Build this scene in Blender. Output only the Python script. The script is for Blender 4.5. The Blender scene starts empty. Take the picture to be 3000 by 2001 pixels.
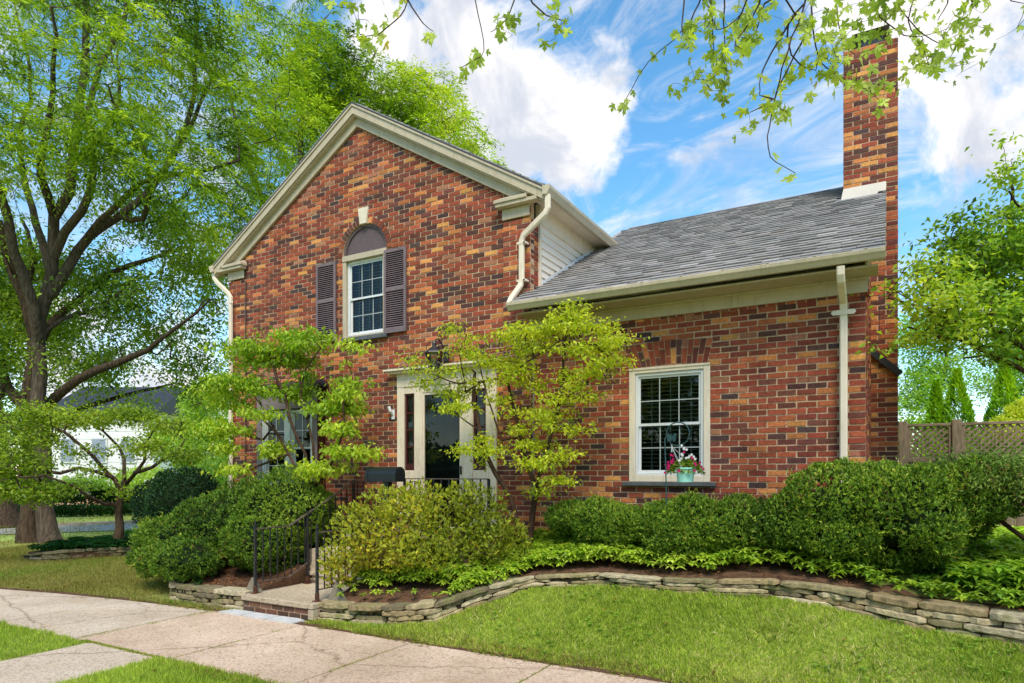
import bpy, math, random
import numpy as np
from mathutils import Vector

random.seed(7); RNG = np.random.default_rng(7)
C = bpy.context.scene.collection
R = math.radians

# ------------------------------------------------------------------ camera
# World: X runs along the brick front (to the right), Y into the house, Z up.
# The front of the house is the plane Y = 0; Z = 0 is eye height.
FP, HU, HV, CAMY = 1934.0, 1500.0, 1390.0, -7.8
YAW = math.atan2(1100.0, 1934.0); SY, CY = math.sin(YAW), math.cos(YAW)
GZ = -1.73
cd = bpy.data.cameras.new('camera'); cam = bpy.data.objects.new('camera', cd); C.objects.link(cam)
cam.location = (0, CAMY, 0); cam.rotation_euler = (R(90), 0, YAW)
cd.sensor_width = 36.0; cd.lens = FP / 3000.0 * 36.0; cd.shift_y = (HV - 1000.5) / 3000.0
cd.clip_start = 0.05; cd.clip_end = 3000
bpy.context.scene.camera = cam

# ------------------------------------------------------------------ light and sky
SUN_EL, SUN_AZ = 52.0, -58.0          # azimuth of the sun in the XY plane, degrees from +X
sv = bpy.context.scene.view_settings
sv.view_transform = 'Standard'; sv.look = 'None'; sv.gamma = 1.0; sv.use_curve_mapping = False
sv.exposure = 1.12
sd = bpy.data.lights.new('sun', 'SUN'); sd.energy = 2.0; sd.angle = R(24); sd.color = (1.0, 0.92, 0.76)
so = bpy.data.objects.new('sun', sd); C.objects.link(so)
sdir = Vector((math.cos(R(SUN_EL)) * math.cos(R(SUN_AZ)), math.cos(R(SUN_EL)) * math.sin(R(SUN_AZ)), math.sin(R(SUN_EL))))
so.rotation_euler = sdir.to_track_quat('Z', 'Y').to_euler(); so.location = (10, -20, 20)

def camdir(u, v):
    x, z = (u - HU) / FP, (HV - v) / FP
    d = Vector((CY * x - SY, SY * x + CY, z)); return d.normalized()

world = bpy.data.worlds.new('World'); bpy.context.scene.world = world; world.use_nodes = True
def build_world():
    nt = world.node_tree; N = nt.nodes; L = nt.links; N.clear()
    out = N.new('ShaderNodeOutputWorld'); bg = N.new('ShaderNodeBackground'); bg.inputs['Strength'].default_value = 0.138
    L.new(bg.outputs[0], out.inputs[0])
    sky = N.new('ShaderNodeTexSky'); sky.sky_type = 'NISHITA'; sky.sun_disc = False
    sky.sun_elevation = R(SUN_EL); sky.sun_rotation = R(90 - SUN_AZ)
    sky.air_density = 1.0; sky.dust_density = 0.3; sky.ozone_density = 2.0
    hs = N.new('ShaderNodeHueSaturation'); hs.inputs['Saturation'].default_value = 1.24; hs.inputs['Value'].default_value = .92; hs.inputs['Hue'].default_value = 0.488
    L.new(sky.outputs[0], hs.inputs['Color'])
    tc = N.new('ShaderNodeTexCoord')
    def m(op, a, b=None, c=None, clamp=False):
        n = N.new('ShaderNodeMath'); n.operation = op; n.use_clamp = clamp
        for i, x in enumerate((a, b, c)):
            if x is None: continue
            if isinstance(x, (int, float)): n.inputs[i].default_value = x
            else: L.new(x, n.inputs[i])
        return n.outputs[0]
    def mr(x, a, b, c=0, d=1):
        n = N.new('ShaderNodeMapRange'); n.interpolation_type = 'SMOOTHSTEP'
        L.new(x, n.inputs['Value'])
        for k, val in zip(('From Min', 'From Max', 'To Min', 'To Max'), (a, b, c, d)): n.inputs[k].default_value = val
        return n.outputs[0]
    def noise(scale, detail, rough, vec, dist=0.0):
        n = N.new('ShaderNodeTexNoise'); n.inputs['Scale'].default_value = scale; n.inputs['Detail'].default_value = detail
        n.inputs['Roughness'].default_value = rough; n.inputs['Distortion'].default_value = dist; L.new(vec, n.inputs['Vector']); return n.outputs[0]
    g = tc.outputs['Generated']
    # cloud banks: broad directions in the sky, edges broken up by noise
    banks = [((1330, 250), 9.5, .62), ((1500, 330), 8.5, .62), ((1680, 430), 6.5, .55), ((1180, 120), 7.5, .5), ((1720, 210), 6.5, .42), ((1470, 110), 6.5, .45),
             ((2700, 60), 12, .5), ((2900, 280), 9, .48), ((2480, 20), 8, .36), ((2950, 560), 6, .3), ((2700, 640), 6, .34), ((2300, 170), 6, .3),
             ((400, 600), 16, .45), ((350, 1150), 14, .55), ((700, 950), 14, .4), ((2180, 640), 6, .34), ((3000, 800), 10, .4), ((1750, 600), 8, .22), ((2100, 540), 5, .2)]
    tot = None
    for (uv, deg, w) in banks:
        d = camdir(*uv); dp = N.new('ShaderNodeVectorMath'); dp.operation = 'DOT_PRODUCT'; L.new(g, dp.inputs[0]); dp.inputs[1].default_value = d
        v = mr(dp.outputs['Value'], math.cos(R(deg)), 1.0, 0, w)
        tot = v if tot is None else m('MAXIMUM', tot, v)
    # the rest of the sky carries some cloud too
    n1 = noise(5.2, 11, .6, g, .5); n2 = noise(13, 9, .66, g, .5)
    den = m('ADD', m('ADD', m('MULTIPLY', n1, .95), m('MULTIPLY', n2, .46)), tot)
    dens = mr(den, 1.05, 1.26)
    # thin streaks
    mp = N.new('ShaderNodeMapping'); mp.inputs['Rotation'].default_value = (.5, .55, .4); mp.inputs['Scale'].default_value = (1.2, 7, 5.0); L.new(g, mp.inputs['Vector'])
    n3 = noise(1.9, 10, .66, mp.outputs[0], 1.3); wisp = mr(n3, .43, .72, 0, .72)
    alpha = m('MAXIMUM', dens, wisp)
    shade = mr(noise(7.5, 9, .6, g, .4), .36, .58)
    cm = N.new('ShaderNodeMixRGB'); L.new(shade, cm.inputs[0]); cm.inputs[1].default_value = (2.35, 2.5, 2.85, 1); cm.inputs[2].default_value = (3.9, 3.8, 3.75, 1)
    mx = N.new('ShaderNodeMixRGB'); L.new(alpha, mx.inputs[0]); L.new(hs.outputs[0], mx.inputs[1]); L.new(cm.outputs[0], mx.inputs[2])
    L.new(mx.outputs[0], bg.inputs['Color'])
build_world()

# ------------------------------------------------------------------ helpers
def W(u, v, y):                 # measured photo direction at a distance y in front of the camera -> world point
    x, z = (u - HU) / FP * y, (HV - v) / FP * y
    return Vector((CY * x - SY * y, CAMY + SY * x + CY * y, z))
def WD(u, v, D):                # same, on the plane Y = D + CAMY
    a = (u - HU) / FP; return W(u, v, D / (CY + SY * a))
def WZ(u, v, z):                # same, on the level z
    return W(u, v, z * FP / (HV - v))

def s2l(c):
    return tuple(((x / 255) / 12.92 if x / 255 <= .04045 else ((x / 255 + .055) / 1.055) ** 2.4) for x in c)

ORIG = {}
def thing(name, label, cat, loc=(0, 0, 0), group=None):
    o = bpy.data.objects.new(name, None); C.objects.link(o); o.empty_display_size = .2
    o.location = loc; o['label'] = label; o['category'] = cat
    if group: o['group'] = group
    ORIG[o] = Vector(loc); return o
def props(o, label=None, cat=None, group=None, kind=None):
    if label: o['label'] = label
    if cat: o['category'] = cat
    if group: o['group'] = group
    if kind: o['kind'] = kind
    return o
def link_mesh(name, me, mat, parent=None, loc=None, smooth=False):
    if isinstance(mat, (list, tuple)):
        for x in mat: me.materials.append(x)
    else: me.materials.append(mat)
    org = ORIG[parent] if parent else (Vector(loc) if loc is not None else Vector((0, 0, 0)))
    if org.length > 0:
        n = len(me.vertices); a = np.empty(n * 3, np.float32); me.vertices.foreach_get('co', a)
        a = a.reshape(-1, 3) - np.array(org, np.float32); me.vertices.foreach_set('co', a.ravel())
    if smooth: me.polygons.foreach_set('use_smooth', [True] * len(me.polygons))
    me.update()
    o = bpy.data.objects.new(name, me); C.objects.link(o); ORIG[o] = org
    if parent: o.parent = parent
    elif loc is not None: o.location = loc
    return o

class MB:
    """collects shapes; build() links them as one mesh"""
    def __init__(s): s.v = []; s.f = []; s.c = []; s.col = (1, 1, 1); s.usecol = False
    def color(s, c): s.col = tuple(c[:3]); s.usecol = True; return s
    def add(s, vs, fs):
        o = len(s.v); s.v.extend([tuple(p) for p in vs]); s.f.extend([tuple(i + o for i in f) for f in fs]); s.c.extend([s.col] * len(vs)); return s
    def box(s, x0, x1, y0, y1, z0, z1):
        return s.add([(x0, y0, z0), (x1, y0, z0), (x1, y1, z0), (x0, y1, z0), (x0, y0, z1), (x1, y0, z1), (x1, y1, z1), (x0, y1, z1)],
                     [(0, 3, 2, 1), (4, 5, 6, 7), (0, 1, 5, 4), (1, 2, 6, 5), (2, 3, 7, 6), (3, 0, 4, 7)])
    def bbox(s, x0, x1, y0, y1, z0, z1, b=.006):    # chamfered box
        xs, ys, zs = (x0, x1), (y0, y1), (z0, z1); vs = []; idx = {}
        for i in (0, 1):
            for j in (0, 1):
                for k in (0, 1):
                    sx, sy, sz = (b if i == 0 else -b), (b if j == 0 else -b), (b if k == 0 else -b)
                    idx[i, j, k] = len(vs)
                    vs += [(xs[i], ys[j] + sy, zs[k] + sz), (xs[i] + sx, ys[j], zs[k] + sz), (xs[i] + sx, ys[j] + sy, zs[k])]
        q = lambda a, t: idx[a] + t
        fs = []
        for i in (0, 1):
            f = [q((i, 0, 0), 0), q((i, 1, 0), 0), q((i, 1, 1), 0), q((i, 0, 1), 0)]; fs.append(f if i else f[::-1])
            f = [q((0, i, 0), 1), q((1, i, 0), 1), q((1, i, 1), 1), q((0, i, 1), 1)]; fs.append(f[::-1] if i else f)
            f = [q((0, 0, i), 2), q((1, 0, i), 2), q((1, 1, i), 2), q((0, 1, i), 2)]; fs.append(f if i else f[::-1])
        for i in (0, 1):
            for j in (0, 1):
                fs.append([q((i, j, 0), 0), q((i, j, 0), 1), q((i, j, 1), 1), q((i, j, 1), 0)])
                fs.append([q((i, 0, j), 0), q((i, 0, j), 2), q((i, 1, j), 2), q((i, 1, j), 0)])
                fs.append([q((0, i, j), 1), q((0, i, j), 2), q((1, i, j), 2), q((1, i, j), 1)])
                for k in (0, 1): fs.append([q((i, j, k), 0), q((i, j, k), 1), q((i, j, k), 2)])
        return s.add(vs, fs)
    def prism(s, poly, y0, y1):       # polygon in XZ extruded along Y
        n = len(poly); vs = [(x, y0, z) for x, z in poly] + [(x, y1, z) for x, z in poly]
        return s.add(vs, [tuple(range(n)), tuple(range(2 * n - 1, n - 1, -1))] + [(i, i + n, (i + 1) % n + n, (i + 1) % n) for i in range(n)])
    def prismx(s, poly, x0, x1):      # polygon in YZ extruded along X
        n = len(poly); vs = [(x0, y, z) for y, z in poly] + [(x1, y, z) for y, z in poly]
        return s.add(vs, [tuple(range(n)), tuple(range(2 * n - 1, n - 1, -1))] + [(i, i + n, (i + 1) % n + n, (i + 1) % n) for i in range(n)])
    def prismz(s, poly, z0, z1):
        n = len(poly); vs = [(x, y, z0) for x, y in poly] + [(x, y, z1) for x, y in poly]
        return s.add(vs, [tuple(range(n - 1, -1, -1)), tuple(range(n, 2 * n))] + [(i, (i + 1) % n, (i + 1) % n + n, i + n) for i in range(n)])
    def hull8(s, a, b):               # two quads a (4 pts) and b (4 pts) joined
        return s.add(list(a) + list(b), [(0, 1, 2, 3), (7, 6, 5, 4)] + [(i, i + 4, (i + 1) % 4 + 4, (i + 1) % 4) for i in range(4)])
    def tube(s, pts, rad, n=8, caps=True):
        pts = [Vector(p) for p in pts]
        if isinstance(rad, (int, float)): rad = [rad] * len(pts)
        vs = []; m = len(pts); up = None
        for i, p in enumerate(pts):
            t = (pts[min(i + 1, m - 1)] - pts[max(i - 1, 0)])
            t = t.normalized() if t.length > 1e-9 else Vector((0, 0, 1))
            if up is None: up = Vector((1, 0, 0)) if abs(t.x) < .8 else Vector((0, 1, 0))
            a = (up - t * up.dot(t)).normalized(); b = t.cross(a); up = a
            for k in range(n):
                th = 2 * math.pi * k / n; vs.append(p + (a * math.cos(th) + b * math.sin(th)) * rad[i])
        fs = [(i * n + k, i * n + (k + 1) % n, (i + 1) * n + (k + 1) % n, (i + 1) * n + k) for i in range(m - 1) for k in range(n)]
        if caps: fs += [tuple(range(n - 1, -1, -1)), tuple(range((m - 1) * n, m * n))]
        return s.add(vs, fs)
    def bar(s, p, q, w, h=None):      # rectangular bar from p to q
        h = h or w; p, q = Vector(p), Vector(q); t = (q - p).normalized()
        up = Vector((0, 0, 1)) if abs(t.z) < .9 else Vector((0, 1, 0))
        a = t.cross(up).normalized() * (w / 2); b = a.cross(t).normalized() * (h / 2)
        return s.hull8([p - a - b, p + a - b, p + a + b, p - a + b], [q - a - b, q + a - b, q + a + b, q - a + b])
    def lathe(s, c, prof, n=24):      # prof: (r, z)
        c = Vector(c); vs = [(c.x + r * math.cos(2 * math.pi * k / n), c.y + r * math.sin(2 * math.pi * k / n), c.z + z) for r, z in prof for k in range(n)]
        m = len(prof); fs = [(i * n + k, i * n + (k + 1) % n, (i + 1) * n + (k + 1) % n, (i + 1) * n + k) for i in range(m - 1) for k in range(n)]
        fs += [tuple(range(n - 1, -1, -1)), tuple(range((m - 1) * n, m * n))]
        return s.add(vs, fs)
    def build(s, name, mat, parent=None, loc=None, smooth=False):
        me = bpy.data.meshes.new(name); me.from_pydata(s.v, [], s.f)
        if s.usecol:
            at = me.color_attributes.new('col', 'FLOAT_COLOR', 'POINT')
            a = np.ones((len(s.v), 4), np.float32); a[:, :3] = np.array(s.c, np.float32); at.data.foreach_set('color', a.ravel())
        return link_mesh(name, me, mat, parent, loc, smooth)

def fast_mesh(name, verts, faces, cols):
    """verts (n,3), faces (m,k) numpy, cols (n,3)"""
    me = bpy.data.meshes.new(name); n = len(verts); m, k = faces.shape
    me.vertices.add(n); me.vertices.foreach_set('co', verts.astype(np.float32).ravel())
    me.loops.add(m * k); me.loops.foreach_set('vertex_index', faces.astype(np.int32).ravel())
    me.polygons.add(m); me.polygons.foreach_set('loop_start', np.arange(0, m * k, k, dtype=np.int32))
    me.polygons.foreach_set('loop_total', np.full(m, k, np.int32))
    me.update(calc_edges=True)
    if cols is not None:
        at = me.color_attributes.new('col', 'FLOAT_COLOR', 'POINT')
        a = np.ones((n, 4), np.float32); a[:, :3] = cols; at.data.foreach_set('color', a.ravel())
    return me

# ------------------------------------------------------------------ materials
def new_mat(name):
    m = bpy.data.materials.new(name); m.use_nodes = True; nt = m.node_tree; b = nt.nodes['Principled BSDF']; return m, nt, b
def tex_noise(nt, scale, detail=4, rough=.55, coord='Object', mapscale=None, dist=0):
    tc = nt.nodes.new('ShaderNodeTexCoord'); n = nt.nodes.new('ShaderNodeTexNoise')
    n.inputs['Scale'].default_value = scale; n.inputs['Detail'].default_value = detail; n.inputs['Roughness'].default_value = rough; n.inputs['Distortion'].default_value = dist
    if mapscale:
        mp = nt.nodes.new('ShaderNodeMapping'); mp.inputs['Scale'].default_value = mapscale
        nt.links.new(tc.outputs[coord], mp.inputs[0]); nt.links.new(mp.outputs[0], n.inputs['Vector'])
    else: nt.links.new(tc.outputs[coord], n.inputs['Vector'])
    return n.outputs[0]
def ramp(nt, fac, stops):
    r = nt.nodes.new('ShaderNodeValToRGB'); e = r.color_ramp.elements
    while len(e) < len(stops): e.new(.5)
    for i, (p, c) in enumerate(stops): e[i].position = p; e[i].color = (*c, 1)
    nt.links.new(fac, r.inputs[0]); return r.outputs[0]
def bump(nt, b, h, strength=.4, dist=.01):
    bp = nt.nodes.new('ShaderNodeBump'); bp.inputs['Strength'].default_value = strength; bp.inputs['Distance'].default_value = dist
    nt.links.new(h, bp.inputs['Height']); nt.links.new(bp.outputs[0], b.inputs['Normal'])
def mix(nt, fac, a, b, mode='MIX'):
    n = nt.nodes.new('ShaderNodeMixRGB'); n.blend_type = mode
    for i, x in enumerate((fac, a, b)):
        if isinstance(x, (int, float)): n.inputs[i].default_value = x
        elif isinstance(x, tuple): n.inputs[i].default_value = (*x[:3], 1)
        else: nt.links.new(x, n.inputs[i])
    return n.outputs[0]
def attr(nt, name='col'):
    a = nt.nodes.new('ShaderNodeVertexColor'); a.layer_name = name; return a.outputs[0]

def m_noise(name, c1, c2, scale, rough=.7, bs=.3, detail=5, spec=.3, bscale=None, bd=.01, mapscale=None, c3=None):
    m, nt, b = new_mat(name); n = tex_noise(nt, scale, detail, .6, mapscale=mapscale)
    st = [(.3, c1), (.7, c2)] if c3 is None else [(.28, c1), (.5, c2), (.72, c3)]
    nt.links.new(ramp(nt, n, st), b.inputs['Base Color']); b.inputs['Roughness'].default_value = rough; b.inputs['Specular IOR Level'].default_value = spec
    if bs: bump(nt, b, tex_noise(nt, bscale or scale * 3, 5, .6, mapscale=mapscale), bs, bd)
    return m
def m_paint(name, c, dirt=(.55, .50, .42), rough=.5):
    m, nt, b = new_mat(name); base = ramp(nt, tex_noise(nt, 2.2, 5, .6), [(.3, tuple(x * .9 for x in c)), (.7, tuple(x * 1.05 for x in c))])
    st = ramp(nt, tex_noise(nt, 5, 8, .72, mapscale=(3.5, 3.5, .7)), [(.50, (0, 0, 0)), (.80, (.75, .75, .75))]); col = mix(nt, st, base, tuple(x * y for x, y in zip(c, dirt)))
    fl = ramp(nt, tex_noise(nt, 60, 6, .8), [(.68, (0, 0, 0)), (.74, (.5, .5, .5))]); col = mix(nt, fl, col, tuple(x * y for x, y in zip(c, (.5, .45, .38))))
    nt.links.new(col, b.inputs['Base Color']); b.inputs['Roughness'].default_value = rough; b.inputs['Specular IOR Level'].default_value = .35
    bump(nt, b, tex_noise(nt, 25, 6, .7), .25, .004); return m
def m_attr(name, rough=.85, nscale=30, lo=.8, hi=1.15, bs=.5, bscale=60, bd=.004, spec=.25, stain=None):
    m, nt, b = new_mat(name); c = attr(nt)
    n = ramp(nt, tex_noise(nt, nscale, 5, .6), [(.25, (lo,) * 3), (.75, (hi,) * 3)])
    col = mix(nt, 1.0, c, n, 'MULTIPLY')
    if stain: col = mix(nt, .8, col, ramp(nt, tex_noise(nt, 1.3, 7, .65, mapscale=(1.6, 1.6, .7)), [(.3, (.74, .72, .72)), (.52, (1, 1, 1)), (.75, (1.1, 1.06, 1.02))]), 'MULTIPLY')
    if stain:
        sn = ramp(nt, tex_noise(nt, stain[0], 4, .6), [(stain[2], (0, 0, 0)), (stain[3], (1, 1, 1))]); col = mix(nt, sn, col, stain[1])
    nt.links.new(col, b.inputs['Base Color']); b.inputs['Roughness'].default_value = rough; b.inputs['Specular IOR Level'].default_value = spec
    bump(nt, b, tex_noise(nt, bscale, 4, .6), bs, bd); return m
def m_leaf(name, trans=.35, rough=.45, spec=.35, tint=(1.25, 1.35, .55)):
    m, nt, b = new_mat(name); c = attr(nt)
    n = ramp(nt, tex_noise(nt, 9, 3, .6), [(.3, (.82, .85, .85)), (.7, (1.12, 1.1, 1.05))]); col = mix(nt, 1.0, c, n, 'MULTIPLY')
    nt.links.new(col, b.inputs['Base Color']); b.inputs['Roughness'].default_value = rough; b.inputs['Specular IOR Level'].default_value = spec
    tr = nt.nodes.new('ShaderNodeBsdfTranslucent'); nt.links.new(mix(nt, 1.0, col, tint, 'MULTIPLY'), tr.inputs[0])
    ms = nt.nodes.new('ShaderNodeMixShader'); ms.inputs[0].default_value = trans
    nt.links.new(b.outputs[0], ms.inputs[1]); nt.links.new(tr.outputs[0], ms.inputs[2])
    nt.links.new(ms.outputs[0], nt.nodes['Material Output'].inputs['Surface']); return m

M = {}
M['brick'] = m_attr('brick', .9, 34, .62, 1.28, .9, 60, .006, .2, stain=(7, (.34, .22, .16), .70, .90))
M['trim'] = m_noise('trim_paint', s2l((176, 158, 128)), s2l((188, 170, 140)), 3.0, .5, .08, spec=.35)
M['trim_light'] = m_noise('light_trim_paint', s2l((200, 180, 160)), s2l((210, 192, 172)), 3.0, .45, .05, spec=.4)
M['gutter'] = m_noise('gutter_paint', s2l((172, 156, 126)), s2l((188, 172, 142)), 2.0, .35, .04, spec=.5)
M['siding'] = m_noise('siding_paint', s2l((228, 212, 196)), s2l((234, 220, 206)), 3.0, .5, .05)
M['vinyl'] = m_noise('white_vinyl', s2l((204, 204, 206)), s2l((216, 216, 218)), 3.0, .35, .0, spec=.5)
M['shutter'] = m_noise('shutter_paint', s2l((104, 88, 92)), s2l((122, 106, 108)), 5.0, .5, .1)
M['lunette'] = m_noise('tympanum_paint', s2l((84, 70, 72)), s2l((104, 88, 90)), 18.0, .6, .35, mapscale=(1, 1, 3))
M['baytrim'] = m_noise('taupe_paint', s2l((122, 106, 108)), s2l((138, 122, 122)), 4.0, .5, .05)
M['maroon'] = m_noise('maroon_paint', s2l((60, 26, 26)), s2l((74, 34, 32)), 4.0, .5, .05)
M['slate'] = m_noise('slate_sill', s2l((72, 74, 78)), s2l((98, 100, 102)), 12.0, .6, .2)
M['stonekey'] = m_noise('keystone', s2l((205, 190, 168)), s2l((220, 208, 190)), 9.0, .8, .2)
M['shingle'] = m_attr('shingles', .97, 90, .7, 1.25, .6, 200, .003, .04)
M['metal'] = m_noise('black_iron', s2l((22, 22, 26)), s2l((44, 42, 46)), 20.0, .42, .15, spec=.5)
M['rust'] = m_noise('rusty_iron', s2l((34, 30, 32)), s2l((112, 66, 42)), 22.0, .6, .3)
M['railtop'] = m_noise('worn_rail_paint', s2l((70, 62, 60)), s2l((112, 96, 86)), 22.0, .5, .15)
M['darkmetal'] = m_noise('dark_flashing', s2l((38, 38, 44)), s2l((56, 56, 62)), 8.0, .5, .1)
M['plastic'] = m_noise('black_plastic', s2l((16, 17, 22)), s2l((26, 28, 34)), 30.0, .38, .1, spec=.5)
M['door'] = m_noise('dark_green_door', s2l((24, 28, 20)), s2l((36, 40, 30)), 6.0, .6, .05, spec=.2)
M['interior'] = m_noise('dark_interior', (.006, .006, .007), (.012, .012, .013), 3.0, .9, 0)
M['blind'] = m_noise('blinds', s2l((150, 156, 156)), s2l((170, 176, 176)), 5.0, .6, 0)
M['curtain'] = m_noise('grey_curtain', s2l((104, 92, 92)), s2l((122, 110, 108)), 5.0, .8, 0)
M['bluegrey'] = m_noise('storm_screen', s2l((70, 74, 80)), s2l((90, 92, 98)), 5.0, .8, 0)
M['trim'] = m_paint('trim_paint', s2l((184, 169, 145))); M['trim_light'] = m_paint('light_trim_paint', s2l((222, 206, 186))); M['gutter'] = m_paint('gutter_paint', s2l((188, 174, 150)), rough=.4)
M['concrete'] = None
M['mortarcap'] = m_noise('mortar_wash', s2l((190, 175, 150)), s2l((205, 190, 168)), 10.0, .9, .2)
M['flash'] = m_noise('painted_flashing', s2l((190, 180, 168)), s2l((200, 192, 180)), 3.0, .45, .02)
M['stone'] = m_attr('fieldstone', .92, 18, .6, 1.3, 1.0, 24, .014, .2, stain=(6, s2l((120, 124, 72)), .55, .75))
M['wedge'] = m_noise('grey_slab', s2l((112, 106, 92)), s2l((134, 126, 110)), 10, .85, .3)
M['flag'] = m_noise('flagstone', s2l((176, 174, 174)), s2l((204, 202, 200)), 6, .8, .25)
M['bark'] = m_noise('bark', s2l((46, 37, 30)), s2l((104, 86, 70)), 7, .95, 1.0, 8, .1, 9, .05, mapscale=(3.2, 3.2, .5))
M['bark2'] = m_noise('grey_bark', s2l((50, 43, 37)), s2l((112, 98, 84)), 8, .95, 1.0, 8, .1, 12, .04, mapscale=(3, 3, .45))
M['twig'] = m_noise('twig', s2l((52, 38, 30)), s2l((88, 68, 54)), 12, .9, .4, 4, .1)
M['wood'] = m_noise('weathered_wood', s2l((104, 88, 72)), s2l((158, 140, 120)), 6, .9, .4, 7, .1, 10, .004, mapscale=(5, 5, .8))
M['woodh'] = m_noise('weathered_rail', s2l((104, 88, 72)), s2l((158, 140, 120)), 6, .9, .4, 7, .1, 10, .004, mapscale=(.8, 5, 5))
M['leaf'] = m_leaf('leaf', .5, tint=(1.4, 1.35, .45))
M['leafthin'] = m_leaf('thin_leaf', .52, .5, .3, (1.35, 1.3, .4))
M['needle'] = m_leaf('needles', .28, .5, .3, (1.3, 1.3, .5))
M['glossleaf'] = m_leaf('ground_cover_leaf', .35, .4, .4)
M['blade'] = m_leaf('grass_blade', .45, .6, .2, (1.25, 1.3, .6))
M['petal'] = m_leaf('petal', .25, .6, .2, (1, 1, 1))
M['soil'] = m_noise('soil', s2l((58, 42, 32)), s2l((104, 78, 60)), 9, .98, .9, 8, .1, 40, .02, c3=s2l((80, 60, 46)))
M['chip'] = m_attr('mulch_chip', .95, 40, .7, 1.2, .3, 60, .002, .1)
M['turf'] = m_noise('turf', s2l((104, 104, 54)), s2l((150, 154, 82)), 3.2, .95, .6, 9, .1, 60, .02, c3=s2l((116, 136, 52)))
M['farturf'] = m_noise('far_turf', s2l((150, 168, 84)), s2l((178, 192, 106)), .6, .95, .3, 9, .1, 30, .02)
M['road'] = m_noise('asphalt', s2l((160, 156, 156)), s2l((178, 174, 172)), 4, .9, .2)
M['teal'] = m_noise('teal_steel', s2l((38, 66, 68)), s2l((50, 80, 82)), 10, .5, .1)
M['mint'] = m_noise('mint_plastic', s2l((148, 208, 194)), s2l((160, 216, 204)), 5, .4, .03, spec=.4)
M['whitewall'] = m_noise('white_siding', s2l((218, 216, 220)), s2l((232, 230, 232)), 2, .8, .1)
M['greywin'] = m_noise('far_glass', s2l((120, 130, 150)), s2l((150, 160, 178)), 1, .3, 0)
M['pink'] = m_noise('pale_brick', s2l((188, 140, 122)), s2l((206, 164, 146)), 9, .9, .1)
M['lampglass'] = None

def mk_concrete(name, a, b_, dark, moss=True):
    m, nt, b = new_mat(name)
    base = ramp(nt, tex_noise(nt, 1.1, 6, .6), [(.3, a), (.7, b_)])
    v = nt.nodes.new('ShaderNodeTexVoronoi'); v.inputs['Scale'].default_value = 60; tc = nt.nodes.new('ShaderNodeTexCoord'); nt.links.new(tc.outputs['Object'], v.inputs['Vector'])
    sp = ramp(nt, v.outputs['Color'], [(.1, (.55, .50, .47)), (.4, (1, 1, 1)), (.85, (1.12, 1.1, 1.08))])
    c = mix(nt, .8, base, sp, 'MULTIPLY')
    v2 = nt.nodes.new('ShaderNodeTexVoronoi'); v2.feature = 'DISTANCE_TO_EDGE'; v2.inputs['Scale'].default_value = .33; wn = tex_noise(nt, 3, 6, .7); 
    mpv = nt.nodes.new('ShaderNodeVectorMath'); mpv.operation = 'ADD'; nt.links.new(tc.outputs['Object'], mpv.inputs[0]); nt.links.new(mix(nt, 1.0, wn, (.35, .35, .35), 'MULTIPLY'), mpv.inputs[1]); nt.links.new(mpv.outputs[0], v2.inputs['Vector'])
    crk = ramp(nt, v2.outputs['Distance'], [(.0, (.45, .40, .34)), (.006, (1, 1, 1))]); c = mix(nt, .8, c, crk, 'MULTIPLY')
    big = ramp(nt, tex_noise(nt, .8, 5, .6), [(.35, (.84, .82, .78)), (.65, (1.06, 1.06, 1.06))]); c = mix(nt, .9, c, big, 'MULTIPLY')
    grit = ramp(nt, tex_noise(nt, 48, 6, .75), [(.34, (.62, .58, .54)), (.52, (1, 1, 1)), (.7, (1.1, 1.1, 1.1))]); c = mix(nt, .75, c, grit, 'MULTIPLY')
    st = ramp(nt, tex_noise(nt, 1.7, 7, .7, dist=.6), [(.52, (0, 0, 0)), (.74, (.55, .55, .55))]); c = mix(nt, st, c, dark)
    nt.links.new(c, b.inputs['Base Color']); b.inputs['Roughness'].default_value = .93; b.inputs['Specular IOR Level'].default_value = .2
    bump(nt, b, tex_noise(nt, 70, 5, .7), .45, .006); return m
M['concrete'] = mk_concrete('aggregate_concrete', s2l((188, 164, 144)), s2l((212, 188, 168)), s2l((150, 126, 98)))
M['smoothcon'] = mk_concrete('smooth_concrete', s2l((190, 172, 154)), s2l((208, 192, 176)), s2l((176, 148, 106)))
M['stepcon'] = mk_concrete('step_concrete', s2l((176, 160, 138)), s2l((198, 184, 164)), s2l((140, 126, 104)))

def mk_glass(name, tint, gloss_boost=.12):
    m = bpy.data.materials.new(name); m.use_nodes = True; nt = m.node_tree; N = nt.nodes; N.clear(); L = nt.links
    o = N.new('ShaderNodeOutputMaterial'); t = N.new('ShaderNodeBsdfTransparent'); t.inputs[0].default_value = (*tint, 1)
    g = N.new('ShaderNodeBsdfGlossy'); g.inputs['Roughness'].default_value = .015
    f = N.new('ShaderNodeFresnel'); f.inputs['IOR'].default_value = 1.5
    a = N.new('ShaderNodeMath'); a.operation = 'ADD'; a.inputs[1].default_value = gloss_boost; a.use_clamp = True; L.new(f.outputs[0], a.inputs[0])
    x = N.new('ShaderNodeMixShader'); L.new(a.outputs[0], x.inputs[0]); L.new(t.outputs[0], x.inputs[1]); L.new(g.outputs[0], x.inputs[2]); L.new(x.outputs[0], o.inputs[0]); return m
M['glass'] = mk_glass('window_glass', (.8, .86, .84), .0)
M['lampglass'] = mk_glass('lamp_glass', (.75, .75, .78), .1)

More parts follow.
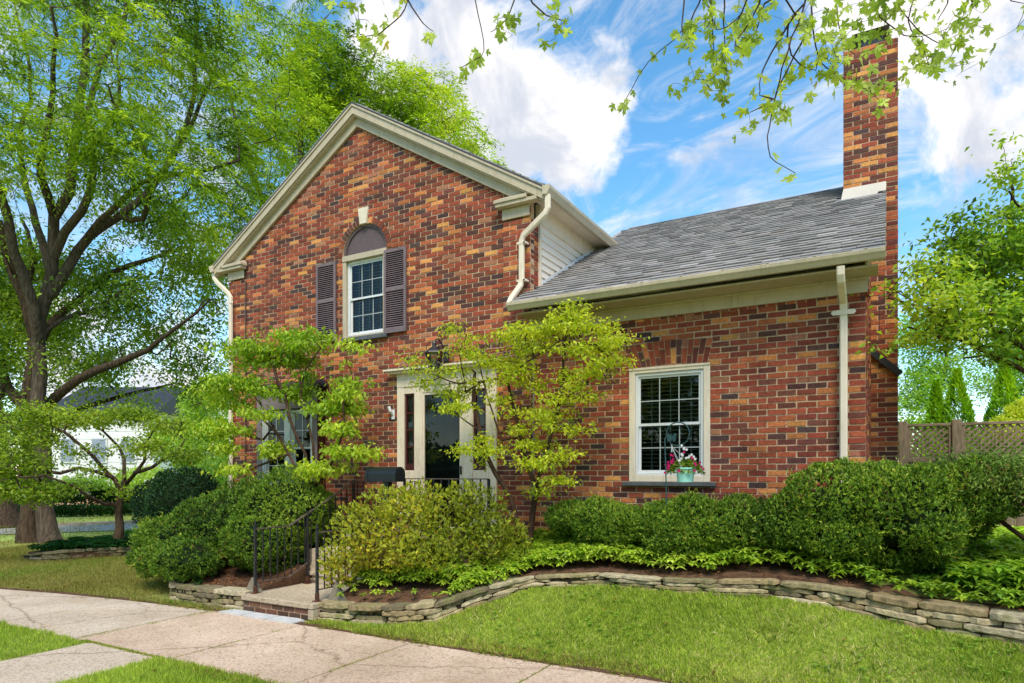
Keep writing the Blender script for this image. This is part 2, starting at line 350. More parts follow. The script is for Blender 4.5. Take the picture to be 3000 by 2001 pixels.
# ------------------------------------------------------------------ brickwork
COURSE, BL, MT = .0677, .2032, .0128
PAL = [(s2l((152, 72, 50)), 20), (s2l((136, 66, 50)), 20), (s2l((170, 88, 56)), 13), (s2l((114, 64, 54)), 17), (s2l((94, 60, 55)), 11),
       (s2l((192, 114, 64)), 8), (s2l((206, 138, 74)), 7), (s2l((80, 60, 60)), 4), (s2l((160, 104, 78)), 6)]
PC = [p[0] for p in PAL]; PW = [p[1] for p in PAL]
PWR = [30, 24, 15, 12, 7, 6, 8, 2, 4]           # wing: redder
PWC = [12, 12, 10, 22, 16, 12, 15, 4, 2]        # chimney: more brown and orange
MORT = s2l((194, 163, 134))
def brick_col(w=PW):
    c = random.choices(PC, w)[0]; k = random.uniform(.76, 1.2); j = random.uniform(.9, 1.1)
    g = (c[0] + c[1] + c[2]) / 3; c = tuple(x * .95 + g * .05 for x in c)
    return (c[0] * k, c[1] * k * j, c[2] * k)
class Bricks:
    """rows of bricks on a plane: org + s*e + z*Z, outward normal n"""
    def __init__(s, org, e, n, w=PW): s.mb = MB(); s.o = Vector(org); s.e = Vector(e); s.n = Vector(n); s.w = w
    def P(s, a, z, d): p = s.o + s.e * a + s.n * d; return (p.x, p.y, p.z + z)
    def quadbox(s, pts, d0, d1, ins=.0035, jit=0.0):
        cx = sum(p[0] for p in pts) / 4; cz = sum(p[1] for p in pts) / 4
        def sh(p):
            dx, dz = cx - p[0], cz - p[1]; l = math.hypot(dx, dz) or 1
            return (p[0] + dx / l * ins + random.uniform(-jit, jit), p[1] + dz / l * ins + random.uniform(-jit, jit))
        b = [s.P(p[0], p[1], d0) for p in pts]; f = [s.P(*sh(p), d1) for p in pts]
        fl = s.e.cross(Vector((0, 0, 1))).dot(s.n) < 0
        fs = [(4, 5, 6, 7)] + [(i, (i + 1) % 4, (i + 1) % 4 + 4, i + 4) for i in range(4)]
        s.mb.add(b + f, fs if not fl else [x[::-1] for x in fs])
    def rows(s, z0, z1, intervals, thick=.1, offset=0.0, fixed=None):
        n = int(round((z1 - z0) / COURSE))
        for r in range(n):
            za, zb = z0 + r * COURSE, z0 + (r + 1) * COURSE; zm = (za + zb) / 2
            for (a, b) in intervals(zm):
                if b - a < .02: continue
                s.mb.color(tuple(c * random.uniform(.94, 1.06) for c in MORT))
                s.mb.hull8([s.P(a, za, -thick), s.P(b, za, -thick), s.P(b, zb, -thick), s.P(a, zb, -thick)],
                           [s.P(a, za, -.007), s.P(b, za, -.007), s.P(b, zb, -.007), s.P(a, zb, -.007)])
                x = math.floor((a - offset) / BL) * BL + offset + (BL / 2 if r % 2 else 0)
                if x > a: x -= BL
                while x < b - .01:
                    p, q = max(x, a - .0), min(x + BL, b); x += BL
                    if q - p < .035: continue
                    if b - q < .055: q = b
                    if p - a < .055: p = a
                    s.mb.color(brick_col(s.w)); m = MT / 2; jj = random.uniform(-.0022, .0022); tl = random.uniform(-.0022, .0022)
                    l_ = p + (m if p > a + 1e-4 else -.001); r_ = q - (m if q < b - 1e-4 else -.001)
                    s.quadbox([(l_, za + m + jj), (r_, za + m + jj + tl), (r_, zb - m + jj + tl), (l_, zb - m + jj)], -.012, random.uniform(-.0025, .0035), .004, .0016)
        return s
def cut(iv, a, b):
    out = []
    for (p, q) in iv:
        if b <= p or a >= q: out.append((p, q)); continue
        if a > p: out.append((p, a))
        if b < q: out.append((b, q))
    return out

# ------------------------------------------------------------------ the brick house
ML, MR, MC = -10.25, -4.15, -7.20
WL, WR = -4.15, -.20
EAVE, APEX, HALF = 3.74, 5.75, 3.32
SL = (APEX - EAVE) / HALF
house = thing('brick_house', 'two-storey red brick house with a lower brick wing, grey shingle roof and tall chimney', 'house', (-5, 0, -1.0))
BAY = (-9.35, -7.91, -.35, 1.50); UW = (-7.54, -6.64, 2.13, 3.46); DR = (-6.41, -4.67, -.95, 1.52); WW = (-2.776, -1.793, -.09, 1.295)
ARC = (-7.09, 3.46, .45)
def main_iv(z):
    hw = 3.05
    if z > EAVE - .25: hw = min(hw, (APEX - .10 - z) / SL)
    iv = [(MC - hw, MC + hw)] if hw > 0 else []
    for (a, b, c, d) in (BAY, DR):
        if c < z < d: iv = cut(iv, a, b)
    if UW[2] < z < UW[3]: iv = cut(iv, UW[0], UW[1])
    if ARC[1] <= z < ARC[1] + ARC[2] + .105:
        h = (ARC[2] + .105) ** 2 - (z - ARC[1]) ** 2
        if h > 0: iv = cut(iv, ARC[0] - math.sqrt(h), ARC[0] + math.sqrt(h))
    elif UW[3] - .0 > z > 3.30: iv = cut(iv, UW[0] - .0, UW[1])
    return iv
B = Bricks((0, 0, 0), (1, 0, 0), (0, -1, 0)); B.rows(-1.3, APEX - .06, main_iv)
# round arch ring over the upstairs window
for k in range(23):
    t0, t1 = math.pi * k / 23, math.pi * (k + 1) / 23; g = .006 / .5
    if abs((t0 + t1) / 2 - math.pi / 2) < .16: continue
    r0, r1 = ARC[2] + .004, ARC[2] + .100; B.mb.color(brick_col([22, 18, 12, 18, 12, 3, 1, 3, 2]))
    pt = lambda r, t: (ARC[0] + r * math.cos(t), ARC[1] + r * math.sin(t))
    B.quadbox([pt(r0, t1 - g), pt(r0, t0 + g), pt(r1, t0 + g), pt(r1, t1 - g)], -.1, random.uniform(0, .004), .003)
B.mb.color(MORT)
for k in range(36):
    t0, t1 = math.pi * k / 36, math.pi * (k + 1) / 36; pt = lambda r, t: (ARC[0] + r * math.cos(t), ARC[1] + r * math.sin(t))
    B.mb.hull8([B.P(*pt(.452, t0), -.1), B.P(*pt(.62, t0), -.1), B.P(*pt(.62, t1), -.1), B.P(*pt(.452, t1), -.1)],
               [B.P(*pt(.452, t0), -.0075), B.P(*pt(.62, t0), -.0075), B.P(*pt(.62, t1), -.0075), B.P(*pt(.452, t1), -.0075)])
B.mb.build('wall', M['brick'], house)
# corner pilasters, 25 mm proud
for (a, b) in ((ML - .005, ML + .41), (MR - .41, MR + .005)):
    P_ = Bricks((0, -.028, 0), (1, 0, 0), (0, -1, 0)); P_.rows(-1.3, 3.46, lambda z: [(a, b)], thick=.024, offset=a); P_.mb.build('corner_pilaster', M['brick'], house)
# side walls of the main block: brick return and brick left flank, siding above the wing roof
S1 = Bricks((MR, 0, 0), (0, 1, 0), (1, 0, 0)); S1.rows(-1.3, 3.46, lambda z: [(.0, .225)], thick=.08); S1.mb.build('brick_return', M['brick'], house)
S2 = Bricks((ML, 0, 0), (0, 1, 0), (-1, 0, 0)); S2.rows(-1.3, 3.7, lambda z: [(0, 8.0)], thick=.1); S2.mb.build('side_wall', M['brick'], house)
mb = MB()
for k in range(18):
    z = 1.9 + k * .101; mb.prism([(MR, z), (MR + .030, z + .002), (MR + .012, z + .1035), (MR, z + .1035)], .235, 7.9)
mb.box(MR - .05, MR - .002, .24, 7.9, 1.5, 3.7); mb.build('siding', M['siding'], house)
mb = MB().bbox(MR - .02, MR + .034, .222, .262, 1.9, 3.5, .004).box(MR - .02, MR + .040, .262, 7.9, 3.42, 3.68); mb.build('siding_trim', M['trim_light'], house)
MB().box(ML + .1, MR - .1, 7.9, 8.0, -1.3, 3.7).build('rear_wall', M['pink'], house)
# flashing strip where the siding meets the wing roof: set out on the roof slope below

# wing
def wing_iv(z):
    iv = [(WL + .02, WR)]
    if WW[2] < z < WW[3]: iv = cut(iv, WW[0], WW[1])
    if 1.30 <= z < 1.60:
        t = (z - 1.30) / .29; iv = cut(iv, WW[0] + .03 - .10 * t, WW[1] - .03 + .06 * t)
    return iv
Bw = Bricks((0, .02, 0), (1, 0, 0), (0, -1, 0), PWR); Bw.rows(-1.1, 1.87, wing_iv, offset=.05)
# header course beneath the frieze
x = WL + .03
while x < WR - .05:
    Bw.mb.color(brick_col(PWR)); Bw.quadbox([(x + .004, 1.872), (x + .094, 1.872), (x + .094, 1.935), (x + .004, 1.935)], -.1, random.uniform(-.002, .003), .003); x += .1016
Bw.mb.color(MORT); Bw.mb.box(WL + .02, WR, .0275, .12, 1.866, 2.2)
# splayed flat arch of standing bricks
n = 15; bl, br, tl, tr = WW[0] + .035, WW[1] - .035, WW[0] - .072, WW[1] + .032
for k in range(n):
    f0, f1 = (k + .06) / n, (k + .94) / n
    sp = .095 if k % 2 else .19
    hgt = .285
    def q(f, h): return (bl + (br - bl) * f) * (1 - h / hgt) + (tl + (tr - tl) * f) * (h / hgt)
    cr = .022 * math.sin(math.pi * (k + .5) / n)
    for (h0, h1) in ((0, sp - .005), (sp + .005, hgt)):
        Bw.mb.color(brick_col([26, 22, 12, 18, 10, 4, 4, 2, 2]))
        Bw.quadbox([(q(f0, h0), 1.303 + h0 + cr), (q(f1, h0), 1.303 + h0 + cr), (q(f1, h1), 1.303 + h1 + cr), (q(f0, h1), 1.303 + h1 + cr)], -.1, random.uniform(0, .004), .003, .0015)
Bw.mb.color(MORT); Bw.mb.hull8([Bw.P(bl - .03, 1.297, -.1), Bw.P(br + .03, 1.297, -.1), Bw.P(tr + .05, 1.62, -.1), Bw.P(tl - .05, 1.62, -.1)],
                               [Bw.P(bl - .03, 1.297, -.0075), Bw.P(br + .03, 1.297, -.0075), Bw.P(tr + .05, 1.62, -.0075), Bw.P(tl - .05, 1.62, -.0075)])
Bw.mb.build('wing_wall', M['brick'], house)
WSL = .55; WE = -.42; WEZ = 2.185                  # wing eave line and slope
RIDGE_Y = 3.8; RIDGE_Z = WEZ + WSL * (RIDGE_Y - WE)
def wroof(y): return WEZ + WSL * (y - WE) if y < RIDGE_Y else RIDGE_Z - WSL * (y - RIDGE_Y)
Be = Bricks((WR, 0, 0), (0, 1, 0), (1, 0, 0), PWR)
def end_iv(z):
    a, b = .034, 7.6
    if z > 1.9:
        h = (z + .12 - WEZ) / WSL + WE; a = max(a, h); b = min(b, 2 * RIDGE_Y - h)
    return [(a, b)] if b > a else []
Be.rows(-1.1, RIDGE_Z - .15, end_iv, thick=.1, offset=.03); Be.mb.build('end_wall', M['brick'], house)
# fascia, frieze and soffit of the wing
MB().bbox(WL + .003, WR + .022, -.012, .02, 1.90, 2.20, .004).build('frieze_board', M['trim'], house)
mb = MB().box(WL, WR + .12, -.38, -.0125, 2.055, 2.075); mb.bbox(WL, WR + .01, -.045, -.0125, 2.03, 2.055, .004); mb.build('soffit', M['trim'], house)
# plain board closing the eave end above the corner
MB().prismx([(-.37, 2.06), (.35, 2.06), (.35, 2.5), (.2, 2.5), (-.37, 2.16)], WR + .008, WR + .03).build('eave_end_board', M['trim'], house)

SHC = [s2l((142, 138, 136)), s2l((148, 144, 142)), s2l((154, 150, 147)), s2l((145, 140, 138)), s2l((160, 155, 152)), s2l((136, 132, 130)), s2l((152, 144, 140))]
def shingles(fn_pt, x0, x1, length, exposure=.135, th=.019, keep=None):
    """fn_pt(x, d, h): point at x along the eave, d up the slope, h above the deck"""
    mb = MB(); n = int(length / exposure)
    for r in range(n):
        x = x0 - random.uniform(0, .3); d0 = r * exposure; d1 = min(d0 + exposure * 1.35, length)
        while x < x1:
            w = random.uniform(.12, .24); a, b = max(x, x0), min(x + w, x1); x += w
            if b - a < .01: continue
            if keep and not keep((a + b) / 2, d0): continue
            t = th * random.uniform(.75, 1.35); c = random.choice(SHC); k = random.uniform(.86, 1.12); mb.color(tuple(i * k for i in c))
            lo = d0 + random.uniform(-.004, .004)
            mb.hull8([fn_pt(a + .002, lo, 0), fn_pt(b - .002, lo, 0), fn_pt(b - .002, lo, t), fn_pt(a + .002, lo, t)], [fn_pt(a, d1, -.002), fn_pt(b, d1, -.002), fn_pt(b, d1, .001), fn_pt(a, d1, .001)])
            mb.color((.02, .02, .022)); mb.hull8([fn_pt(a, lo - .004, -.002), fn_pt(b, lo - .004, -.002), fn_pt(b, lo - .004, t * .45), fn_pt(a, lo - .004, t * .45)], [fn_pt(a, lo, -.002), fn_pt(b, lo, -.002), fn_pt(b, lo, t * .45), fn_pt(a, lo, t * .45)])  # near-black cut edge, also painting in the shadow line under each tab
    return mb
cs, sn_ = 1 / math.hypot(1, WSL), WSL / math.hypot(1, WSL)
RX0, RX1 = MR + .042, WR + .185
front = lambda x, d, h: (x, WE - .03 + d * cs - h * sn_, WEZ + .012 + d * sn_ + h * cs)
Lw = (RIDGE_Y - WE) / cs
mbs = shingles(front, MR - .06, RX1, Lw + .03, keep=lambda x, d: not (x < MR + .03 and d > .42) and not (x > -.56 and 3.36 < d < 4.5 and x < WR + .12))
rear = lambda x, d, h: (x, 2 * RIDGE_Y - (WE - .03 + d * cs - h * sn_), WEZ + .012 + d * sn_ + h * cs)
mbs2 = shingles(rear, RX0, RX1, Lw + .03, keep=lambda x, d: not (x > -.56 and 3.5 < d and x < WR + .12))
mbs.v_off = len(mbs.v); mbs.f += [tuple(i + len(mbs.v) for i in f) for f in mbs2.f]; mbs.v += mbs2.v; mbs.c += mbs2.c
mbs.color(s2l((120, 120, 128)))
mbs.prismx([(WE - .03, WEZ - .012), (RIDGE_Y, RIDGE_Z - .0), (2 * RIDGE_Y - WE + .03, WEZ - .012), (2 * RIDGE_Y - WE + .03, WEZ + .010), (RIDGE_Y, RIDGE_Z + .022), (WE - .03, WEZ + .010)], MR + .042, -.56)
mbs.prismx([(WE - .03, WEZ - .012), (2.66, wroof(2.66) - .0), (2.66, wroof(2.66) + .022), (WE - .03, WEZ + .010)], -.56, RX1 - .004)
mbs.prismx([(WE - .03, WEZ - .012), (.2, wroof(.2) - .01), (.2, wroof(.2) + .018), (WE - .03, WEZ + .010)], MR - .06, MR + .042)
mbs.build('wing_roof', M['shingle'], house)
# rake board along the wing's end
MB().prismx([(WE + .0, WEZ - .10), (RIDGE_Y, RIDGE_Z - .10), (RIDGE_Y, RIDGE_Z - .012), (WE + .0, WEZ - .015)], WR + .03, WR + .165).build('rake_board', M['trim_light'], house)
MB().prismx([(.23, wroof(.23) + .02), (3.3, wroof(3.3) + .02), (3.3, wroof(3.3) + .085), (.23, wroof(.23) + .085)], MR + .041, MR + .056).build('roof_flashing', M['vinyl'], house)

# main roof
HL = HALF / math.cos(math.atan(SL)); mcs, msn = math.cos(math.atan(SL)), math.sin(math.atan(SL)); FY = -.16
rr = lambda x, d, h: (MC + HALF - d * mcs + h * msn, FY + x, EAVE + .012 + d * msn + h * mcs)
lr = lambda x, d, h: (MC - HALF + d * mcs - h * msn, FY + x, EAVE + .012 + d * msn + h * mcs)
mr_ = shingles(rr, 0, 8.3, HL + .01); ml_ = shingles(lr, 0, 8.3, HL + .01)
mr_.f += [tuple(i + len(mr_.v) for i in f) for f in ml_.f]; mr_.v += ml_.v; mr_.c += ml_.c
mr_.color(s2l((84, 84, 92))).prism([(MC - HALF, EAVE - .012), (MC, APEX - .004), (MC + HALF, EAVE - .012), (MC + HALF, EAVE + .010), (MC, APEX + .018), (MC - HALF, EAVE + .010)], FY + .004, 8.14)
mr_.build('main_roof', M['shingle'], house)
def rake(sgn):
    mb = MB()
    def strip(off0, off1, y0, y1, ext=0.0):
        e = HALF - .005 + ext; X = lambda t: MC + sgn * (e * (1 - t))
        z = lambda t, o: EAVE - ext * SL + (APEX - EAVE + ext * SL) * t - o
        mb.hull8([(X(0), y0, z(0, off1)), (X(1), y0, z(1, off1)), (X(1), y0, z(1, off0)), (X(0), y0, z(0, off0))],
                 [(X(0), y1, z(0, off1)), (X(1), y1, z(1, off1)), (X(1), y1, z(1, off0)), (X(0), y1, z(0, off0))])
    strip(.014, .044, FY + .004, 0.0); strip(.046, .158, FY + .022, -.002); strip(.160, .182, FY + .05, -.004)
    mb2 = MB(); mb.build('rake_moulding', M['trim'], house)
    mb = mb2
    e = HALF - .26; mb.hull8([(MC + sgn * e, -.045, EAVE + .26 * SL - .315), (MC, -.045, APEX - .315), (MC, -.045, APEX - .184), (MC + sgn * e, -.045, EAVE + .26 * SL - .184)],
                             [(MC + sgn * e, -.006, EAVE + .26 * SL - .315), (MC, -.006, APEX - .315), (MC, -.006, APEX - .184), (MC + sgn * e, -.006, EAVE + .26 * SL - .184)])
    mb.build('rake_frieze', M['trim'], house)
rake(1); rake(-1)
# gable returns: cornice slab over a plain block
for sgn, a, b in ((1, MR - .41, MR), (-1, ML, ML + .41)):
    ret = MB().bbox(a - (.075 if sgn > 0 else .02), b + (.02 if sgn > 0 else .075), -.17, -.03, 3.655, 3.70, .004)
    ret.bbox(a - (.055 if sgn > 0 else .16), b + (.16 if sgn > 0 else .055), -.15, -.03, 3.605, 3.654, .004)
    ret.hull8([(a - .07, -.165, 3.70), (b + .07, -.165, 3.70), (b + .07, -.03, 3.70), (a - .07, -.03, 3.70)], [(a - .03, -.06, 3.76), (b + .03, -.06, 3.76), (b + .03, -.03, 3.76), (a - .03, -.03, 3.76)])
    r_ = ret.build('gable_return', M['trim'], house)
    MB().bbox(a - .005, b + .005, -.055, -.03, 3.455, 3.60, .005).build('return_block', M['trim'], r_)
# main eaves: soffit, gutter running back
MB().box(MR + .041, MC + HALF - .02, -.02, 8, 3.665, 3.685).build('side_soffit', M['trim_light'], house)
def gutter(path_dir, x0, x1, y0, y1, z, name):
    mb = MB()
    if path_dir == 'x':   # runs along X, open top, K profile towards -Y
        prof = [(y1, z), (y1, z - .095), (y0 + .045, z - .103), (y0 + .02, z - .065), (y0 + .004, z - .045), (y0, z - .012), (y0 + .018, z), (y0 + .018, z - .012), (y0 + .012, z - .045), (y0 + .03, z - .07), (y0 + .05, z - .092), (y1 - .01, z - .085), (y1 - .01, z)]
        mb.prismx(prof, x0, x1)
        for xe in (x0 + .002, x1 - .008): mb.prismx([(y1 - .008, z - .002), (y1 - .008, z - .11), (y0 + .046, z - .115), (y0 + .018, z - .06), (y0 + .006, z - .004)], xe, xe + .006)
    else:                 # runs along Y, towards sgn X
        sg = 1 if x1 > x0 else -1
        prof = [(x0, z), (x0, z - .115), (x1 - sg * .045, z - .125), (x1 - sg * .02, z - .075), (x1 - sg * .004, z - .05), (x1, z - .012), (x1 - sg * .018, z), (x1 - sg * .018, z - .012), (x1 - sg * .012, z - .045), (x1 - sg * .03, z - .08), (x1 - sg * .05, z - .112), (x0 + sg * .01, z - .105), (x0 + sg * .01, z)]
        mb.prism(prof, y0, y1)
        mb.prism([(x0 + sg * .008, z - .002), (x0 + sg * .008, z - .11), (x1 - sg * .046, z - .115), (x1 - sg * .018, z - .06), (x1 - sg * .006, z - .004)], y0 + .002, y0 + .008)
    return mb.build(name, M['gutter'], house)
gutter('x', MR - .07, WR + .185, WE - .115, WE + .0, WEZ + .01, 'gutter')
gutter('y', MC + HALF - .01, MC + HALF + .1, FY - .01, 8.0, EAVE + .012, 'gutter')
gutter('y', MC - HALF + .01, MC - HALF - .1, FY - .01, 8.0, EAVE + .012, 'gutter')
def rect_tube(mb, pts, w, h, bev=0):
    """flat sided pipe through pts; w along X, h in the bending plane"""
    pts = [Vector(p) for p in pts]; rings = []
    for i, p in enumerate(pts):
        t = (pts[min(i + 1, len(pts) - 1)] - pts[max(i - 1, 0)]).normalized()
        ex = Vector((1, 0, 0)); ex = (ex - t * ex.dot(t)); ex = ex.normalized() if ex.length > .2 else Vector((0, 0, 1)); ey = t.cross(ex).normalized()
        c = min(w, h) * .22; r = []
        for (a, b) in ((-w / 2 + c, -h / 2), (w / 2 - c, -h / 2), (w / 2, -h / 2 + c), (w / 2, h / 2 - c), (w / 2 - c, h / 2), (-w / 2 + c, h / 2), (-w / 2, h / 2 - c), (-w / 2, -h / 2 + c)): r.append(p + ex * a + ey * b)
        rings.append(r)
    vs = [q for r in rings for q in r]; n = 8
    fs = [(i * n + k, i * n + (k + 1) % n, (i + 1) * n + (k + 1) % n, (i + 1) * n + k) for i in range(len(rings) - 1) for k in range(n)] + [tuple(range(n - 1, -1, -1)), tuple(range((len(rings) - 1) * n, len(rings) * n))]
    mb.add(vs, fs); return mb
for k in range(9): MB().box(MR + .35 + k * .45, MR + .38 + k * .45, WE - .112, WE - .002, WEZ + .008, WEZ + .013).build('gutter_hanger', M['gutter'], house)
for x in (-2.62, -1.1): MB().prismx([(WE - .1165, WEZ - .001), (WE - .1165, WEZ - .035), (WE - .098, WEZ - .058), (WE - .072, WEZ - .094), (WE - .070, WEZ - .0935), (WE - .095, WEZ - .055), (WE - .113, WEZ - .033), (WE - .113, WEZ - .001)], x, x + .035).build('gutter_seam', M['gutter'], house)
# downspouts
ds = rect_tube(MB(), [(MC + HALF + .045, -.12, 3.63), (MC + HALF + .045, -.12, 3.46), (MC + HALF + .01, -.12, 3.40), (MR - .06, -.09, 3.18), (MR - .09, -.085, 3.12), (MR - .09, -.085, 2.60), (MR - .10, -.10, 2.52), (MR - .13, -.30, 2.30), (MR - .135, -.36, 2.20)], .075, .058)
d1 = ds.build('downspout', M['trim_light'], house)
for z in (3.08, 2.58): MB().box(MR - .15, MR - .025, -.118, -.115, z - .015, z + .015).box(MR - .05, MR - .01, -.118, -.03, z - .012, z + .012).build('strap', M['trim_light'], d1)
ds = rect_tube(MB(), [(MC - HALF - .045, -.10, 3.63), (MC - HALF - .045, -.10, 3.55), (MC - HALF + .03, -.10, 3.46), (ML + .06, -.09, 3.22), (ML + .12, -.085, 3.14), (ML + .12, -.085, 3.0), (ML + .12, -.085, -1.1)], .075, .055)
d2 = ds.build('downspout', M['trim_light'], house); MB().box(ML + .03, ML + .22, -.116, -.113, 3.03, 3.06).build('strap', M['trim_light'], d2)
ds = rect_tube(MB(), [(-.405, WE - .05, 2.07), (-.405, WE - .05, 1.99), (-.403, WE - .02, 1.94), (-.40, -.10, 1.80), (-.40, -.065, 1.74), (-.40, -.06, 1.66), (-.40, -.06, -.95)], .074, .056)
d3 = ds.build('downspout', M['trim_light'], house)
MB().add([(-.52, -.098, 1.695), (-.50, -.098, 1.67), (-.30, -.098, 1.67), (-.28, -.098, 1.695), (-.30, -.098, 1.72), (-.50, -.098, 1.72)], [(0, 1, 2, 3, 4, 5)]).box(-.50, -.30, -.097, -.03, 1.68, 1.71).build('strap', M['trim_light'], d3)
# thin conduits
MB().tube([(-4.10, -.012, 1.9), (-4.10, -.012, -.85)], .013, 8).build('conduit', M['baytrim'], house)
MB().tube([(ML + .425, -.012, 3.4), (ML + .425, -.012, -1.0)], .008, 6).build('cable', M['metal'], house)

# chimney
CX0, CX1, CY0, CY1, CZ = -.545, .125, 2.70, 3.75, 6.02
ch = Bricks((0, CY0, 0), (1, 0, 0), (0, -1, 0), PWC); ch.rows(-1.1, CZ, lambda z: [(CX0, CX1)], thick=.1, offset=CX0 + .02)
chm = ch.mb
for o_, e_, n_, iv in (((CX1, 0, 0), (0, 1, 0), (1, 0, 0), (CY0 + .012, CY1)), ((CX0, 0, 0), (0, 1, 0), (-1, 0, 0), (CY0 + .012, CY1)), ((0, CY1, 0), (1, 0, 0), (0, 1, 0), (CX0, CX1))):
    b2 = Bricks(o_, e_, n_, PWC); b2.rows(-1.1 if n_ == (1, 0, 0) else 3.4, CZ, lambda z: [iv], thick=.1, offset=iv[0] + .05)
    chm.f += [tuple(i + len(chm.v) for i in f) for f in b2.mb.f]; chm.v += b2.mb.v; chm.c += b2.mb.c
chim = chm.build('chimney', M['brick'], house)
MB().add([(CX0 + .02, CY0 + .02, CZ), (CX1 - .02, CY0 + .02, CZ), (CX1 - .02, CY1 - .02, CZ), (CX0 + .02, CY1 - .02, CZ), (CX0 + .15, CY0 + .25, CZ + .07), (CX1 - .15, CY0 + .25, CZ + .07), (CX1 - .15, CY1 - .25, CZ + .07), (CX0 + .15, CY1 - .25, CZ + .07)],
         [(4, 5, 6, 7), (0, 1, 5, 4), (1, 2, 6, 5), (2, 3, 7, 6), (3, 0, 4, 7), (3, 2, 1, 0)]).build('chimney_crown', M['mortarcap'], chim)
cc = MB().box(CX0 + .17, CX1 - .17, CY0 + .3, CY1 - .3, CZ + .07, CZ + .13)
for xx in (CX0 + .19, CX1 - .19):
    for yy in (CY0 + .32, CY1 - .32): cc.box(xx - .012, xx + .012, yy - .012, yy + .012, CZ + .13, CZ + .33)
cc.add([(CX0 + .1, CY0 + .22, CZ + .33), (CX1 - .1, CY0 + .22, CZ + .33), (CX1 - .1, CY1 - .22, CZ + .33), (CX0 + .1, CY1 - .22, CZ + .33), ((CX0 + CX1) / 2, (CY0 + CY1) / 2, CZ + .42)], [(0, 1, 4), (1, 2, 4), (2, 3, 4), (3, 0, 4), (3, 2, 1, 0)])
cc.box(CX0 + .18, CX1 - .18, CY0 + .31, CY1 - .31, CZ + .14, CZ + .325).build('chimney_cap', M['metal'], chim)
zf = wroof(CY0)
MB().hull8([(CX0 - .03, CY0 - .075, zf - .03), (WR + .183, CY0 - .075, zf - .03), (WR + .183, CY0 - .014, zf + .155), (CX0 + .0, CY0 - .014, zf + .155)],
           [(CX0 - .03, CY0 - .03, zf - .05), (WR + .183, CY0 - .03, zf - .05), (WR + .183, CY0 - .006, zf + .155), (CX0 + .0, CY0 - .006, zf + .155)]).build('chimney_flashing', M['flash'], chim)
a_, b_ = W(2561, 1030, 9.16), W(2636, 1100, 9.2)
MB().bar((WR + .0, CY0 - .035, 1.72), (CX1 + .03, CY0 - .035, 1.37), .05, .085).build('diagonal_flashing', M['darkmetal'], chim)

# ---- windows
def pane_window(parent, x0, x1, z0, z1, y, cols, name='window', mat=None, blinds=True, sash_rows=2, depth=.45, slat=.048, inner=None):
    """double hung window: frame > sash, muntins, glass, blinds"""
    mat = mat or M['vinyl']; f = .035
    fr = MB().bbox(x0, x0 + f, y, y + .07, z0, z1, .004).bbox(x1 - f, x1, y, y + .07, z0, z1, .004).bbox(x0 + f, x1 - f, y, y + .07, z1 - f, z1, .004).bbox(x0 + f, x1 - f, y, y + .07, z0, z0 + f, .004).build(name, mat, parent)
    zm = (z0 + z1) / 2
    for (a, b, yy) in ((zm - .018, z1 - f, y + .02), (z0 + f, zm + .018, y + .042)):
        s = .026; xa, xb = x0 + f, x1 - f
        sh = MB().box(xa, xa + s, yy, yy + .02, a, b).box(xb - s, xb, yy, yy + .02, a, b).box(xa + s, xb - s, yy + .001, yy + .019, b - s, b).box(xa + s, xb - s, yy + .001, yy + .019, a, a + s * 1.2)
        sh = sh.build('sash', mat, fr)
        mu = MB()
        for k in range(1, cols):
            xm = xa + s + (xb - xa - 2 * s) * k / cols; mu.box(xm - .006, xm + .006, yy + .005, yy + .016, a + s, b - s)
        for k in range(1, sash_rows):
            zz = a + s + (b - a - 2 * s) * k / sash_rows; mu.box(xa + s, xb - s, yy + .006, yy + .015, zz - .006, zz + .006)
        mu.build('muntins', M['blind'] if blinds else mat, fr)
        MB().add([(xa + s, yy + .01, a + s), (xb - s, yy + .01, a + s), (xb - s, yy + .01, b - s), (xa + s, yy + .01, b - s)], [(0, 1, 2, 3)]).build('glass', M['glass'], fr)
    # the room behind
    MB().add([(x0, y + .08, z0), (x1, y + .08, z0), (x1, y + .08, z1), (x0, y + .08, z1), (x0, y + depth, z0), (x1, y + depth, z0), (x1, y + depth, z1), (x0, y + depth, z1)],
             [(4, 5, 6, 7), (0, 4, 7, 3), (1, 2, 6, 5), (0, 1, 5, 4), (3, 7, 6, 2)]).build('dark_room', inner or M['interior'], fr)
    if blinds:
        mb = MB(); z = z0 + f + .03
        while z < z1 - f - .03:
            t = .016; mb.add([(x0 + f + .01, y + .10 + t, z), (x1 - f - .01, y + .10 + t, z), (x1 - f - .01, y + .10 - t, z + .011), (x0 + f + .01, y + .10 - t, z + .011)], [(0, 1, 2, 3)]); z += slat
        for xx in (x0 + (x1 - x0) * .22, x0 + (x1 - x0) * .5, x0 + (x1 - x0) * .8): mb.box(xx - .004, xx + .004, y + .08, y + .083, z0 + f, z1 - f)
        mb.build('blinds', M['blind'], fr)
    return fr
# wing window
x0, x1, z0, z1 = WW
cs1 = MB().bbox(x0, x0 + .075, .0, .055, z0, z1, .005).bbox(x1 - .075, x1, .0, .055, z0, z1, .005).bbox(x0 + .075, x1 - .075, .0, .055, z1 - .06, z1, .005).bbox(x0 + .075, x1 - .075, .0, .055, z0, z0 + .075, .005)
cs1.bbox(x0 - .0, x1 + .0, -.012, .03, z1 - .02, z1 + .006, .003)
cas = cs1.build('window_casing', M['trim_light'], house); pane_window(cas, x0 + .076, x1 - .076, z0 + .076, z1 - .061, .02, 3)
MB().bbox(x0 - .075, x1 + .07, -.05, .06, z0 - .05, z0 - .002, .006).build('window_sill', M['slate'], cas)
